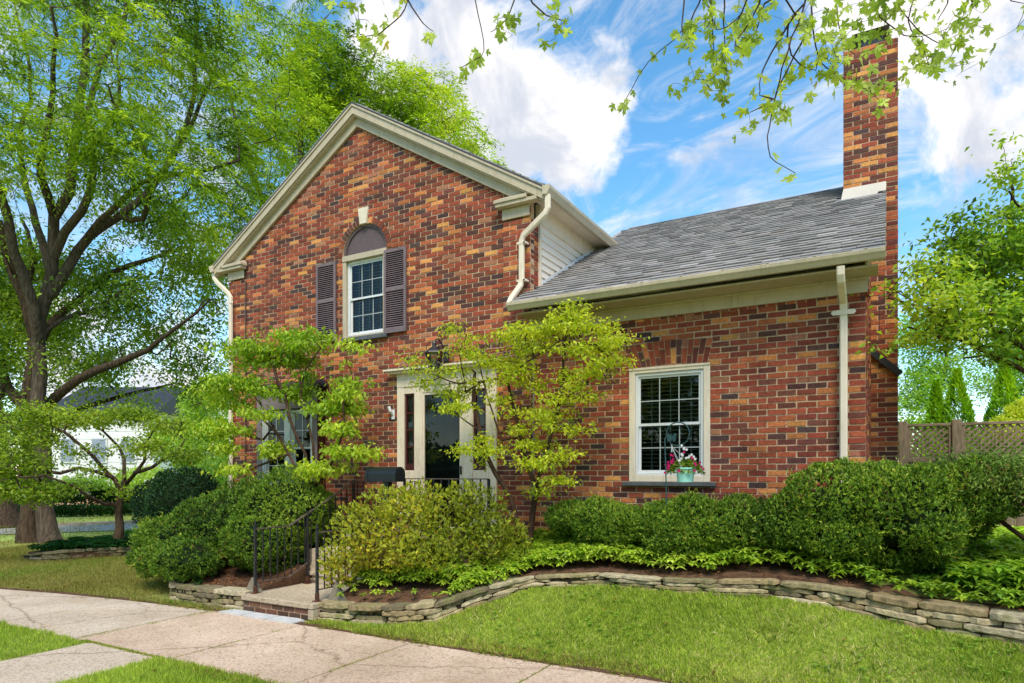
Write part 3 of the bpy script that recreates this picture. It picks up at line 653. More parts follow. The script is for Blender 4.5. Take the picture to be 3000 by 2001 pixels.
# upstairs window with deep jambs, tympanum, keystone, shutters
x0, x1, z0, z1 = UW
cs1 = MB().bbox(x0, x0 + .07, -.002, .12, z0 + .03, 3.37, .004).bbox(x1 - .07, x1, -.002, .12, z0 + .03, 3.37, .004).bbox(x0, x1, -.012, .12, 3.371, 3.46, .004).bbox(x0 + .07, x1 - .07, .0, .12, z0 + .025, z0 + .06, .004)
cas = cs1.build('window_casing', M['trim'], house); pane_window(cas, x0 + .072, x1 - .072, z0 + .062, 3.368, .045, 3)
MB().bbox(x0 + .02, x1 + .04, -.06, .08, z0 - .045, z0 + .022, .006).build('window_sill', M['slate'], cas)
ty = [(ARC[0] + .448 * math.cos(t), ARC[1] + .002 + .448 * math.sin(t)) for t in [math.pi * k / 32 for k in range(33)]]
MB().prism(ty, .055, .10).build('tympanum', M['lunette'], cas)
mb = MB()
for k in range(32):
    a0, a1 = math.pi * k / 32, math.pi * (k + 1) / 32; p = lambda r, t: (ARC[0] + r * math.cos(t), ARC[1] + .004 + r * math.sin(t))
    A = [p(.405, a0), p(.447, a0), p(.447, a1), p(.405, a1)]
    mb.hull8([(x, .03, z) for x, z in A], [(x, .054, z) for x, z in A])
mb.build('arch_moulding', M['lunette'], cas)
MB().prism([(ARC[0] - .065, 3.905), (ARC[0] + .065, 3.905), (ARC[0] + .105, 4.15), (ARC[0] - .105, 4.15)], -.025, .05).build('keystone', M['stonekey'], house)
def shutter(x0, x1, z0, z1):
    y0, y1 = -.055, -.02; s = .038; zm = z0 + (z1 - z0) * .52
    mb = MB().bbox(x0, x0 + s, y0, y1, z0, z1, .003).bbox(x1 - s, x1, y0, y1, z0, z1, .003).bbox(x0 + s, x1 - s, y0, y1, z1 - .05, z1, .003).bbox(x0 + s, x1 - s, y0, y1, z0, z0 + .075, .003).bbox(x0 + s, x1 - s, y0, y1, zm - .03, zm + .03, .003)
    sh = mb.build('shutter', M['shutter'], house); lv = MB()
    for (a, b) in ((z0 + .075, zm - .03), (zm + .03, z1 - .05)):
        n = int((b - a) / .031)
        for k in range(n):
            z = a + (k + .5) * (b - a) / n
            lv.hull8([(x0 + s, y0 + .004, z - .016), (x1 - s, y0 + .004, z - .016), (x1 - s, y0 + .009, z - .017), (x0 + s, y0 + .009, z - .017)], [(x0 + s, y1 - .006, z + .010), (x1 - s, y1 - .006, z + .010), (x1 - s, y1 - .003, z + .009), (x0 + s, y1 - .003, z + .009)])
    lv.build('louvres', M['shutter'], sh)
    MB().box(x0 + .01, x1 - .01, y1 + .001, y1 + .014, z0 + .01, z1 - .01).build('shutter_back', M['metal'], sh)
shutter(UW[1] - .01, -6.23, 2.135, 3.40); shutter(-8.075, UW[0] - .11, 2.135, 3.40)
# box bay on the ground floor
x0, x1, z0, z1 = BAY; yb = -.17
bay = MB().bbox(x0, x0 + .13, yb, .02, z0, z1 - .1, .004).bbox(x1 - .13, x1 - .012, yb, .0, z0, z1 - .1, .004).bbox(x0 + .13, x1 - .13, yb, .02, z1 - .42, z1 - .1, .004).bbox(x0 + .13, x1 - .13, yb, .02, z0, z0 + .14, .004).build('bay_window', M['baytrim'], house)
MB().box(x1 - .0118, x1, yb + .002, .02, z0, z1 - .1).build('bay_side', M['maroon'], bay)
MB().bbox(x0 - .07, x1 + .07, yb - .07, .02, z1 - .1, z1 - .045, .006).hull8([(x0 - .05, yb - .05, z1 - .045), (x1 + .05, yb - .05, z1 - .045), (x1 + .05, -.003, z1 - .045), (x0 - .05, -.003, z1 - .045)], [(x0 + .05, -.03, z1 + .05), (x1 - .05, -.03, z1 + .05), (x1 - .05, -.003, z1 + .05), (x0 + .05, -.003, z1 + .05)]).build('bay_roof', M['darkmetal'], bay)
xm = (x0 + x1) / 2 + .02
for (a, b) in ((x0 + .16, xm - .06), (xm + .06, x1 - .16)): pane_window(bay, a, b, z0 + .16, z1 - .44, yb + .03, 2, blinds=False, name='bay_sash_window', sash_rows=2, inner=M['curtain'])
MB().bbox(xm - .06, xm + .06, yb + .005, yb + .09, z0 + .14, z1 - .42, .004).bbox(x0 + .13, x0 + .16, yb + .01, yb + .09, z0 + .14, z1 - .42, .003).bbox(x1 - .16, x1 - .13, yb + .01, yb + .09, z0 + .14, z1 - .42, .003).build('mullion', M['vinyl'], bay)
# entrance: surround, door, sidelights, cornice
x0, x1, z0, z1 = DR; T = M['trim_light']
ent = MB().bbox(x0, x0 + .13, -.03, .08, z0, 1.30, .004).bbox(x1 - .17, x1, -.03, .08, z0, 1.30, .004).bbox(x0, x1, -.035, .08, 1.301, 1.50, .004).bbox(x0 + .13, x1 - .17, -.02, .08, 1.20, 1.30, .004)
ent.bbox(-6.09, -5.94, -.025, .08, z0, 1.20, .004).bbox(-5.215, -5.06, -.025, .08, z0, 1.20, .004).bbox(x0 + .13, -6.09, -.012, .08, z0, .06, .004).bbox(-5.06, x1 - .17, -.012, .08, z0, .06, .004)
ent = ent.build('door_surround', T, house)
MB().bbox(x0 - .17, x1 + .09, -.16, .0, 1.535, 1.565, .004).bbox(x0 - .10, x1 + .06, -.11, .0, 1.50, 1.534, .004).build('door_cornice', T, ent)
MB().box(x0 - .16, x1 + .08, -.15, -.0, 1.566, 1.572).build('cornice_flashing', M['darkmetal'], ent)
dr = MB().box(-5.94, -5.215, .05, .08, z0, 1.20)
for (a, b) in ((-5.86, -5.60), (-5.55, -5.29)):
    for (c, d) in ((-.75, -.1), (0, .62), (.72, 1.08)): dr.bbox(a, b, .042, .052, c, d, .008)
dr.build('door', M['door'], ent)
st = MB().bbox(-5.94, -5.915, -.01, .03, z0, 1.20, .003).bbox(-5.29, -5.22, -.01, .03, z0, 1.20, .003).bbox(-5.915, -5.29, -.01, .03, 1.165, 1.20, .003).bbox(-5.915, -5.29, -.01, .03, z0, z0 + .2, .003).build('storm_door', T, ent)
MB().add([(-5.915, .01, z0 + .2), (-5.29, .01, z0 + .2), (-5.29, .01, 1.165), (-5.915, .01, 1.165)], [(0, 1, 2, 3)]).build('glass', M['glass'], st)
MB().bbox(-5.27, -5.25, -.035, -.01, .0, .12, .003).build('door_handle', M['metal'], st)
for (a, b) in ((x0 + .135, -6.095), (-5.055, x1 - .175)):
    sl = MB().box(a, a + .03, .0, .04, .06, 1.20).box(b - .03, b, .0, .04, .06, 1.20).box(a + .03, b - .03, .0, .04, 1.17, 1.20).box(a + .03, b - .03, .0, .04, .06, .16)
    for k in range(1, 4): z = .16 + k * .2525; sl.box(a + .03, b - .03, .004, .036, z - .012, z + .012)
    sl = sl.build('sidelight', M['maroon'], ent)
    MB().add([(a + .03, .02, .16), (b - .03, .02, .16), (b - .03, .02, 1.17), (a + .03, .02, 1.17)], [(0, 1, 2, 3)]).build('glass', M['glass'], sl)
    MB().box(a + .03, b - .03, .07, .08, .16, 1.17).build('curtain', M['curtain'], sl)
# small round number plate glimpsed through the leaves
mb = MB(); c = Vector((-5.62, -.043, 1.43)); ring = [c + Vector((.026 * math.cos(t), 0, .042 * math.sin(t))) for t in [2 * math.pi * k / 20 for k in range(21)]]
mb.tube(ring, .0075, 6); mb.build('house_number', M['metal'], ent)
# bracket beside the door
MB().bbox(-6.53, -6.47, -.02, .0, .83, .98, .006).tube([(-6.5, -.02, .9), (-6.5, -.07, .95), (-6.53, -.075, 1.02)], [.016, .02, .026], 8).build('flag_bracket', M['vinyl'], house)
# lantern on a scrolled arm over the door
lx, ly = -5.52, -.30
lan = MB(); hexa = lambda r, z: [(lx + r * math.cos(math.pi / 6 + math.pi / 3 * k), ly + r * math.sin(math.pi / 6 + math.pi / 3 * k), z) for k in range(6)]
def hexring(mb, prof):
    vs = [p for r, z in prof for p in hexa(r, z)]; n = len(prof)
    mb.add(vs, [(i * 6 + k, i * 6 + (k + 1) % 6, (i + 1) * 6 + (k + 1) % 6, (i + 1) * 6 + k) for i in range(n - 1) for k in range(6)] + [tuple(range(5, -1, -1)), tuple(range((n - 1) * 6, n * 6))])
hexring(lan, [(.07, 1.485), (.085, 1.50), (.085, 1.512)]); hexring(lan, [(.135, 1.70), (.128, 1.715), (.06, 1.775), (.03, 1.79), (.028, 1.84), (.012, 1.87)])
for k in range(6): lan.tube([hexa(.078, 1.51)[k], hexa(.122, 1.70)[k]], .006, 6)
lan.tube([(lx, ly, 1.84), (lx, ly + .04, 1.90), (lx, ly + .11, 1.905), (lx, ly + .20, 1.84), (lx, -.02, 1.72)], .009, 8)
lan.tube([(lx, ly, 1.79), (lx, ly + .1, 1.80), (lx, -.02, 1.70)], .008, 8).tube([(lx - .10, ly - .02, 1.715), (lx - .125, ly - .02, 1.79), (lx - .07, ly - .01, 1.86), (lx, ly, 1.84)], .006, 6)
lan.lathe((lx, -.0, 0), [(.001, 1.62), (.045, 1.62), (.045, 1.78), (.001, 1.78)], 14)
lan = lan.build('wall_lantern', M['metal'], house)
g = MB(); hexring(g, [(.076, 1.512), (.118, 1.70)]); g.build('lamp_glass', M['lampglass'], lan)
MB().tube([(lx, ly, 1.512), (lx, ly, 1.60)], .011, 8).build('candle', M['trim_light'], lan)

# ------------------------------------------------------------------ ground heights
def ss(a, b, x): t = min(1, max(0, (x - a) / (b - a))); return t * t * (3 - 2 * t)
def lawn_z(X, Y):
    D = Y - CAMY; k = ss(-5.4, -4.1, X)
    return GZ + k * min(.88, .42 * max(0, D - 5.48)) + .012 * math.sin(X * 2.1 + Y) * ss(-2.3, -1.8, Y)
def solve_wall(u, v):      # where the sight line meets the lawn
    lo, hi = 3.0, 20.0
    for _ in range(50):
        m_ = (lo + hi) / 2; p = W(u, v, m_)
        if p.z > lawn_z(p.x, p.y): lo = m_
        else: hi = m_
    return W(u, v, lo)
wall_r = [Vector((-5.90, -2.12, GZ))] + [solve_wall(*q) for q in ((1020, 1826), (1170, 1832), (1270, 1826), (1380, 1782), (1470, 1752), (1560, 1722), (1750, 1715), (2000, 1738), (2246, 1748), (2400, 1772), (2520, 1800), (2700, 1842), (2840, 1866))]
p = wall_r[-1]; wall_r += [p + Vector((.7, -.10, -.05)), p + Vector((2.2, -.25, -.1)), p + Vector((4.5, -.3, -.1))]
for q in wall_r: q.z = lawn_z(q.x, q.y)
wall_l = [Vector((-7.17, -2.16, GZ)), Vector((-7.7, -2.22, GZ)), Vector((-8.3, -2.22, GZ)), Vector((-8.8, -2.12, GZ)), Vector((-9.15, -1.85, GZ)), Vector((-9.4, -1.35, GZ)), Vector((-10.1, -.7, GZ)), Vector((-10.9, -.2, GZ))]
wall_f = [WZ(62, 1638, GZ), WZ(120, 1645, GZ), WZ(191, 1643, GZ), WZ(320, 1633, GZ), WZ(450, 1629, GZ), Vector((-12.6, .6, GZ)), Vector((-10.9, -.1, GZ))]
def resample(pts, step):
    out = [pts[0].copy()]; acc = 0
    for a, b in zip(pts[:-1], pts[1:]):
        L_ = (b - a).length; n = max(1, int(L_ / step))
        for i in range(1, n + 1): out.append(a.lerp(b, i / n))
    return out
STC = [s2l((176, 160, 124)), s2l((156, 142, 108)), s2l((188, 172, 138)), s2l((140, 128, 96)), s2l((164, 144, 108)), s2l((130, 118, 92)), s2l((192, 178, 148))]
def stonewall(pts, heights, lab, inward, depth=.26, seed=1, dull=.92, course=.064):
    rnd = random.Random(seed)
    t = thing('stone_wall', lab, 'stone wall', tuple(pts[0])); mb = MB()
    seg = [0]
    for a, b in zip(pts[:-1], pts[1:]): seg.append(seg[-1] + (b - a).length)
    tot = seg[-1]
    def at(s):
        s = min(max(s, 0), tot - 1e-4); i = max(j for j in range(len(seg)) if seg[j] <= s); i = min(i, len(pts) - 2)
        f = (s - seg[i]) / (seg[i + 1] - seg[i]); p = pts[i].lerp(pts[i + 1], f)
        # smooth tangent
        i0, i1 = max(0, i - (f < .5)), min(len(pts) - 1, i + 1 + (f > .5)); tg = (pts[i1] - pts[i0]); tg.z = 0; tg.normalize()
        h = heights[i] * (1 - f) + heights[i + 1] * f; return p, tg, h
    maxh = max(heights); nc = max(2, int(round(maxh / course)))
    for c in range(nc):
        s = -rnd.uniform(0, .25); top = c == nc - 1
        while s < tot:
            L_ = rnd.uniform(.22, .62) * (1.3 if top else 1); s0, s1 = max(s, 0), min(s + L_ - .012, tot); s += L_
            if s1 - s0 < .06: continue
            col = rnd.choice(STC); k = rnd.uniform(.8, 1.12) * dull; mb.color(tuple(i * k for i in col))
            out = rnd.uniform(-.03, .028) + (.022 if top else 0) - .008 * c; st = max(3, int((s1 - s0) / .05)); rings = []
            tilt = rnd.uniform(-.007, .007); hj = rnd.uniform(-.004, .004)
            for i in range(st + 1):
                f = i / st; p, tg, h = at(s0 + (s1 - s0) * f); nrm = Vector((tg.y, -tg.x, 0)) * inward
                ch_ = h / nc; zb = p.z - .02 + c * ch_ + hj + tilt * (f - .5); zt = zb + ch_ * (.95 if not top else 1.10)
                e = .012 if i in (0, st) else 0; b = .008
                d0 = -depth; d1 = out + rnd.uniform(-.013, .010) - (.018 if rnd.random() < .1 else 0)
                rr_ = lambda: rnd.uniform(-.0055, .0055)
                rings.append([p - nrm * -d0 * 1, ] and [
                    (p + nrm * d0, zb + e), (p + nrm * (d1 - b - e), zb + e + rr_()), (p + nrm * (d1 - e * 1.5), zb + b + e + rr_()), (p + nrm * (d1 - e * 1.5 + rr_()), zt - b - e + rr_()),
                    (p + nrm * (d1 - b * 1.2 - e), zt - e + rr_() * .8), (p + nrm * d0, zt - e)])
            vs = [(q.x, q.y, z) for r in rings for q, z in r]; n = 6
            fs = [(i * n + k2, i * n + (k2 + 1) % n, (i + 1) * n + (k2 + 1) % n, (i + 1) * n + k2) for i in range(st) for k2 in range(n)] + [tuple(range(n - 1, -1, -1)), tuple(range(st * n, st * n + n))]
            mb.add(vs, fs)
    # dark packing behind the joints
    mb.color(s2l((52, 44, 34)))
    pr = resample(pts, .2)
    for a, b in zip(pr[:-1], pr[1:]):
        tg = (b - a); tg.z = 0; tg.normalize(); nrm = Vector((tg.y, -tg.x, 0)) * inward
        q = lambda p, d, z: (p.x + nrm.x * d, p.y + nrm.y * d, p.z + z)
        hh = min(heights) * .75
        mb.hull8([q(a, -.2, -.05), q(a, -.045, -.05), q(a, -.045, hh), q(a, -.2, hh)], [q(b, -.2, -.05), q(b, -.045, -.05), q(b, -.045, hh), q(b, -.2, hh)])
    mb.build('stones', M['stone'], t); return t
hr = [.23] * 4 + [.21, .18, .155, .15, .16, .18, .20, .22, .23, .24, .24, .24, .24]
stonewall(wall_r, hr[:len(wall_r)], 'long curving dry-stacked stone wall edging the bed right of the steps', 1, seed=3)
stonewall(wall_l, [.24, .24, .23, .2, .2, .2, .2, .2], 'short low stone wall left of the steps under the wide green yew', -1, seed=5)
stonewall(wall_f, [.1, .2, .24, .22, .2, .2, .2], 'weathered low stone wall around the small tree bed at far left', 1, seed=9, dull=.6)

# ------------------------------------------------------------------ ground, beds, walks
def grid(x0, x1, y0, y1, step, fz):
    nx, ny = int((x1 - x0) / step) + 1, int((y1 - y0) / step) + 1; vs = []; fs = []
    for j in range(ny):
        for i in range(nx):
            x, y = x0 + (x1 - x0) * i / (nx - 1), y0 + (y1 - y0) * j / (ny - 1); vs.append((x, y, fz(x, y)))
    for j in range(ny - 1):
        for i in range(nx - 1): a = j * nx + i; fs.append((a, a + 1, a + nx + 1, a + nx))
    return vs, fs
vs, fs = grid(-20, 9, -6.5, 6, .2, lambda x, y: lawn_z(x, y) - .012)
o = MB().add(vs, fs).build('lawn_ground', M['turf']); o['kind'] = 'structure'
o = MB().add([(-900, -900, GZ - .06), (900, -900, GZ - .06), (900, 900, GZ - .06), (-900, 900, GZ - .06)], [(0, 1, 2, 3)]).build('ground', M['farturf']); o['kind'] = 'structure'
o = MB().box(-.2, 16, 5, 40, GZ - .05, -.86).build('back_yard_ground', M['turf']); o['kind'] = 'structure'
def house_side(p):    # bed surface: from the wall top back to the house or a back line
    return None
def loft(front, back, rows, name, mat, bumpy=.02):
    vs = []; fs = []; n = len(front)
    for r in range(rows + 1):
        t = r / rows
        for i in range(n):
            q = front[i].lerp(back[i], t); vs.append((q.x, q.y, q.z + (random.uniform(-bumpy, bumpy) if 0 < r else 0)))
    for r in range(rows):
        for i in range(n - 1): a = r * n + i; fs.append((a, a + 1, a + n + 1, a + n))
    ring = list(range(n)) + [r_ * n + n - 1 for r_ in range(1, rows + 1)] + [rows * n + i for i in range(n - 2, -1, -1)] + [r_ * n for r_ in range(rows - 1, 0, -1)]
    b0 = len(vs); sk = [(vs[i][0], vs[i][1], vs[i][2] - .7) for i in ring]; sf = [(ring[i], b0 + i, b0 + (i + 1) % len(ring), ring[(i + 1) % len(ring)]) for i in range(len(ring))]
    o = MB().add(vs + sk, fs + sf).build(name, mat); o['kind'] = 'structure'; return vs, fs
fr = [p + Vector((0, .12, .0)) for p in resample(wall_r, .25)]
hs_ = []
seg = [0]
for a, b in zip(wall_r[:-1], wall_r[1:]): seg.append(seg[-1] + (b - a).length)
bk = []
for p in fr:
    h = .18 if p.x < -4 else (.145 if p.x < -1.3 else .2); p.z += h
    if p.x < -.1: bk.append(Vector((p.x, .05, -.86 - .10 * ss(-4.4, -6, p.x) * 1.0)))
    else: bk.append(Vector((p.x + .0, 5.2, -.86)))
BED_R = loft(fr, bk, 16, 'planting_bed_soil', M['soil'])
fr2 = [p + Vector((0, .12, .17)) for p in resample(wall_l, .25)]
bk2 = [Vector((max(-10.6, min(-7.1, p.x * .93 - .6)), .05, -1.05)) for p in fr2]
for i, q in enumerate(bk2): q.x = -7.16 - (3.6 * i / (len(bk2) - 1))
BED_L = loft(fr2, bk2, 12, 'planting_bed_soil', M['soil'])
fr3 = [p + Vector((.02, .12, .14)) for p in resample(wall_f, .35)]
bk3 = [Vector((-16.5 + 6.3 * i / (len(fr3) - 1), 3.0 + .8 * math.sin(i), -1.5)) for i in range(len(fr3))]
BED_F = loft(fr3, bk3, 10, 'planting_bed_soil', M['soil'])

# sidewalk slabs
def slab(poly, z, mat, name, th=.05, groove=.006):
    mb = MB().prismz(poly, z - th, z); o = mb.build(name, mat); o['kind'] = 'structure'; return o
WY0, WY1 = -4.02, -2.40
joints = [-7.46, -5.86, -4.26, -2.66, -1.06, .54, 2.14, 3.74, 5.34, 7]
mb = MB()
for a, b in zip(joints[:-1], joints[1:]): mb.prismz([(a + .008, WY0), (b - .008, WY0), (b - .008, WY1), (a + .008, WY1)], GZ - .08, GZ)
o = mb.build('sidewalk', M['concrete']); o['kind'] = 'structure'
mb = MB()   # older smoother slabs curving away to the left
lft = [(-7.476, -4.02, -2.40), (-9.05, -4.05, -2.52), (-10.6, -4.28, -2.74), (-12.1, -4.65, -3.05), (-13.8, -5.2, -3.5), (-17, -6.4, -4.6), (-22, -8.6, -6.6)]
for (a, b) in zip(lft[:-1], lft[1:]): mb.prismz([(b[0] + .008, b[1]), (a[0] - .008, a[1]), (a[0] - .008, a[2]), (b[0] + .008, b[2])], GZ - .08, GZ)
o = mb.build('old_sidewalk', M['smoothcon']); o['kind'] = 'structure'
mb = MB()
for k in range(4): mb.prismz([(-7.15, WY0 - .012 - 1.5 * (k + 1) + .01), (-5.98, WY0 - .012 - 1.5 * (k + 1) + .01), (-5.98, WY0 - .012 - 1.5 * k), (-7.15, WY0 - .012 - 1.5 * k)], GZ - .08, GZ - .003)
o = mb.build('street_path', M['smoothcon']); o['kind'] = 'structure'
# soil showing between turf and concrete
mb = MB(); xs = np.arange(-15, 8, .12); rnd = random.Random(4)
def walk_edge(x, hi=True):
    if x > -7.476: return WY1 if hi else WY0
    for a, b in zip(lft[:-1], lft[1:]):
        if b[0] <= x <= a[0]: t = (a[0] - x) / (a[0] - b[0]); return (a[2] + (b[2] - a[2]) * t) if hi else (a[1] + (b[1] - a[1]) * t)
    return -4.6
for a, b in zip(xs[:-1], xs[1:]):
    ya, yb_ = walk_edge(a), walk_edge(b); w1 = .045 + .03 * math.sin(a * 3.1) * math.sin(a * 1.3)
    mb.add([(a, ya - .005, GZ + .003), (b, yb_ - .005, GZ + .003), (b, yb_ + .08 + w1 * .5, GZ + .006), (a, ya + .08 + w1 * .5, GZ + .006)], [(0, 1, 2, 3)])
mb.box(-15, 8, -4.1, -2.2, GZ - .075, GZ - .07)
o = mb.build('soil_edging', M['soil']); o['kind'] = 'structure'
# flagstones in front of the step
fl = [[(-7.28, -2.405), (-6.86, -2.40), (-6.84, -2.24), (-7.05, -2.235), (-7.24, -2.25)], [(-6.84, -2.40), (-6.42, -2.41), (-6.40, -2.235), (-6.82, -2.24)], [(-6.40, -2.41), (-5.98, -2.40), (-5.96, -2.26), (-6.1, -2.22), (-6.38, -2.235)]]
for k, poly in enumerate(fl):
    poly = [(x, y * 1.0 - (.03 if y < -2.3 else 0)) for x, y in poly]
    o = MB().prismz(poly, GZ - .03, GZ + .018).build('flagstone', M['flag'], loc=(poly[0][0], poly[0][1], GZ))
    props(o, ['pale flat flagstone below the left end of the brick step', 'pale flat flagstone below the middle of the brick step', 'pale flat flagstone below the right end of the brick step'][k], 'flagstone', 'flagstones in front of the brick step')

# steps and porch
steps = thing('entrance_steps', 'concrete and brown brick steps leading up to the front door', 'steps', (-6.5, -2.2, GZ))
def brick_riser(x0, x1, y, z0, z1, name='brick_riser'):
    global COURSE, PC
    b = Bricks((0, y, 0), (1, 0, 0), (0, -1, 0), [1] * 9); oldp = PC; PC = [s2l(c) for c in ((110, 78, 62), (96, 70, 58), (122, 88, 70), (86, 68, 60), (104, 82, 72), (116, 80, 62), (92, 74, 64), (112, 92, 80), (100, 72, 58))]
    old = COURSE; n = max(1, round((z1 - z0) / .068)); COURSE = (z1 - z0) / n; b.rows(z0, z1, lambda z: [(x0, x1)], thick=.08, offset=x0); COURSE = old; PC = oldp
    return b.mb.build(name, M['brick'], steps)
brick_riser(-7.14, -5.98, -2.17, GZ - .01, -1.60)
MB().bbox(-5.985, -5.90, -2.19, -2.06, GZ, -1.601, .01).build('end_block', M['stepcon'], steps)
MB().bbox(-7.16, -5.895, -2.20, -1.12, -1.60, -1.53, .01).build('landing_slab', M['stepcon'], steps)
ty_ = [-1.12, -.86, -.62, -.40]; tz = [-1.37, -1.21, -1.05, -.89]
for k in range(4):
    brick_riser(-7.14, -5.92, ty_[k] + .02, (-1.53 if k == 0 else tz[k - 1]), tz[k] - .05)
    MB().bbox(-7.15, -5.90 if k < 3 else -4.5, ty_[k] - .01, ty_[k + 1] + .03 if k < 3 else -.01, tz[k] - .05, tz[k], .008).build('tread' if k < 3 else 'porch_slab', M['stepcon'], steps)
brick_riser(-5.9, -4.5, -.38, -1.25, -.94)
MB().box(-7.1, -5.95, -1.1, -.05, -1.6, -1.05).build('step_core', M['stepcon'], steps)

def railing(x, lab):
    t = thing('stair_railing', lab, 'railing', (x, -2.05, -1.53), 'iron railings beside the steps')
    def top(y): return -.70 if y < -1.5 else (-.70 + .595 * (y + 1.5) / 1.27 if y < -.23 else -.105)
    def base(y): return -1.53 if y < -1.12 else (-1.37 if y < -.86 else (-1.21 if y < -.62 else (-1.05 if y < -.4 else -.89)))
    for k, y in enumerate((-2.05, -1.17, -.25)):
        pm = MB().bbox(x - .016, x + .016, y - .016, y + .016, base(y), top(y) + (.03 if k else .04), .003)
        if k == 0: pm.lathe((x, y, top(y) + .04), [(.012, 0), (.02, .008), (.02, .02), (.006, .03), (.009, .05), (.002, .075)], 10)
        po = pm.build('post', M['metal'], t)
        MB().bbox(x - .02, x + .02, y - .02, y + .02, base(y) + .0005, base(y) + .10, .003).bbox(x - .045, x + .045, y - .045, y + .045, base(y) + .0003, base(y) + .008, .002).build('post_foot', M['rust'], po)
    ys = [-2.05, -1.5, -.23, -.01]
    tr = MB(); br_ = MB()
    for a, b in zip(ys[:-1], ys[1:]):
        tr.bar((x, a, top(a) if a != -.23 else -.105), (x, b, top(b) if b > -1.4 else -.70), .034, .014)
        br_.bar((x, a, (top(a) if a != -.23 else -.105) - .69), (x, b, (top(b) if b > -1.4 else -.70) - .69), .026, .012)
    tr.build('top_rail', M['railtop'], t); br_.build('bottom_rail', M['railtop'], t)
    y = -1.93
    while y < -.02:
        if min(abs(y - q) for q in (-1.17, -.25)) > .04:
            MB().bar((x, y, top(y) - .69), (x, y, top(y) - .005), .012, .012).build('baluster', M['metal'], t)
        y += .118
    return t
railing(-7.07, 'black iron stair railing left of the steps, against the wide green yew')
railing(-5.97, 'black iron stair railing right of the steps, sunk into the yellow-green shrub')
# porch guard between railing and door
pg = thing('porch_guard', 'short black iron guard on the porch edge below the mailbox', 'railing', (-6.0, -.42, -.89))
mb = MB().bar((-5.95, -.42, -.06), (-4.55, -.42, -.06), .03, .014).bar((-5.95, -.42, -.78), (-4.55, -.42, -.78), .024, .012); mb.build('rails', M['railtop'], pg)
for k in range(12):
    x = -5.95 + k * .1273; MB().bar((x, -.42, -.89 if k in (0, 11) else -.78), (x, -.42, -.06), .014 if k not in (0, 11) else .03, .014 if k not in (0, 11) else .03).build('baluster' if k not in (0, 11) else 'post', M['metal'], pg)
# triangular slabs at the post feet
for (u0, u1, ua, v0, va, y, lab) in ((716, 768, 737, 1736, 1692, 8.62, 'triangular grey stone slab standing behind the left railing post'), (958, 1014, 984, 1762, 1700, 8.02, 'triangular grey stone slab standing right of the right railing post')):
    a, b, c = W(u0, v0, y), W(u1, v0 + 4, y - .1), W(ua, va, y); d = Vector((-.02, .05, 0))
    m_ = MB().add([a, b, c.lerp(b, .12), c, c.lerp(a, .1), a + d, b + d, c.lerp(b, .12) + d, c + d, c.lerp(a, .1) + d], [(0, 1, 2, 3, 4), (9, 8, 7, 6, 5), (0, 5, 6, 1), (1, 6, 7, 2), (2, 7, 8, 3), (3, 8, 9, 4), (4, 9, 5, 0)])
    o = m_.build('stone_slab', M['wedge'], loc=tuple(a)); props(o, lab, 'stone slab')
# mailbox on a post
mx, my, mz = -6.02, -.72, -.10
mbx = thing('mailbox', 'black rounded mailbox beside the front door', 'mailbox', (mx, my, -1.0))
w2, hh = .105, .21
prof = [(my - w2, mz), (my + w2, mz), (my + w2, mz + .11)] + [(my + w2 * math.cos(t), mz + .11 + .095 * math.sin(t)) for t in [math.pi * k / 12 for k in range(1, 12)]] + [(my - w2, mz + .11)]
MB().prismx(prof, mx - .27, mx + .24).build('body', M['plastic'], mbx)
prof2 = [((y - my) * 1.06 + my, (z - mz) * 1.04 + mz - .004) for y, z in prof]
MB().prismx(prof2, mx - .30, mx - .25).build('door', M['plastic'], mbx)
MB().bbox(mx - .312, mx - .3, my - .03, my + .03, mz + .13, mz + .155, .003).build('latch', M['metal'], mbx)
MB().bbox(mx - .04, mx + .06, my - .04, my + .04, -1.1, mz, .004).build('post', M['plastic'], mbx)

# shepherd hook and hanging pot
hk = W(1953, 1383, 7.2); hx, hy = hk.x, hk.y
hook = thing('shepherd_hook', 'thin dark garden hook with a ring and teal butterfly before the wing window', 'garden hook', (hx, hy, -.95))
cen = W(1986, 1271, 7.2); rr2 = 34 / FP * 7.2; ex = Vector((1, 0, 0))
ringp = [cen + Vector((math.cos(t) * rr2, 0, math.sin(t) * rr2)) for t in [math.pi + .2 - 2 * math.pi * .87 * k / 30 for k in range(31)]]
pole = [Vector((hx, hy, -1.0)), Vector((hx, hy, -.3)), Vector((cen.x - rr2, hy, cen.z - .05))]
MB().tube(pole + ringp, .007, 8).build('pole', M['teal'], hook)
bc = W(1968, 1281, 7.2); bf = MB()
for sx in (-1, 1):
    bf.add([bc + Vector((0, -.004, 0)), bc + Vector((sx * .035, -.012, .045)), bc + Vector((sx * .062, -.014, .03)), bc + Vector((sx * .045, -.01, .0)), bc + Vector((sx * .05, -.012, -.035)), bc + Vector((sx * .02, -.008, -.05)), bc + Vector((0, -.004, -.02))], [tuple(range(7))])
    bf.add([bc + Vector((0, .0, 0)), bc + Vector((sx * .035, -.008, .045)), bc + Vector((sx * .062, -.010, .03)), bc + Vector((sx * .045, -.006, .0)), bc + Vector((sx * .05, -.008, -.035)), bc + Vector((sx * .02, -.004, -.05)), bc + Vector((0, .0, -.02))], [tuple(range(7))])
bf.tube([bc + Vector((0, -.004, -.04)), bc + Vector((0, -.004, .035))], .005, 6).build('butterfly', M['teal'], hook)
pc = W(2008, 1413, 7.2)
pot = thing('hanging_planter', 'mint green hanging pot of magenta and white flowers before the wing window', 'flower pot', tuple(pc))
MB().lathe(pc, [(.078, 0), (.084, .004), (.100, .14), (.110, .145), (.110, .162), (.100, .162), (.092, .13), (.001, .13)], 28).build('pot', M['mint'], pot, smooth=False)
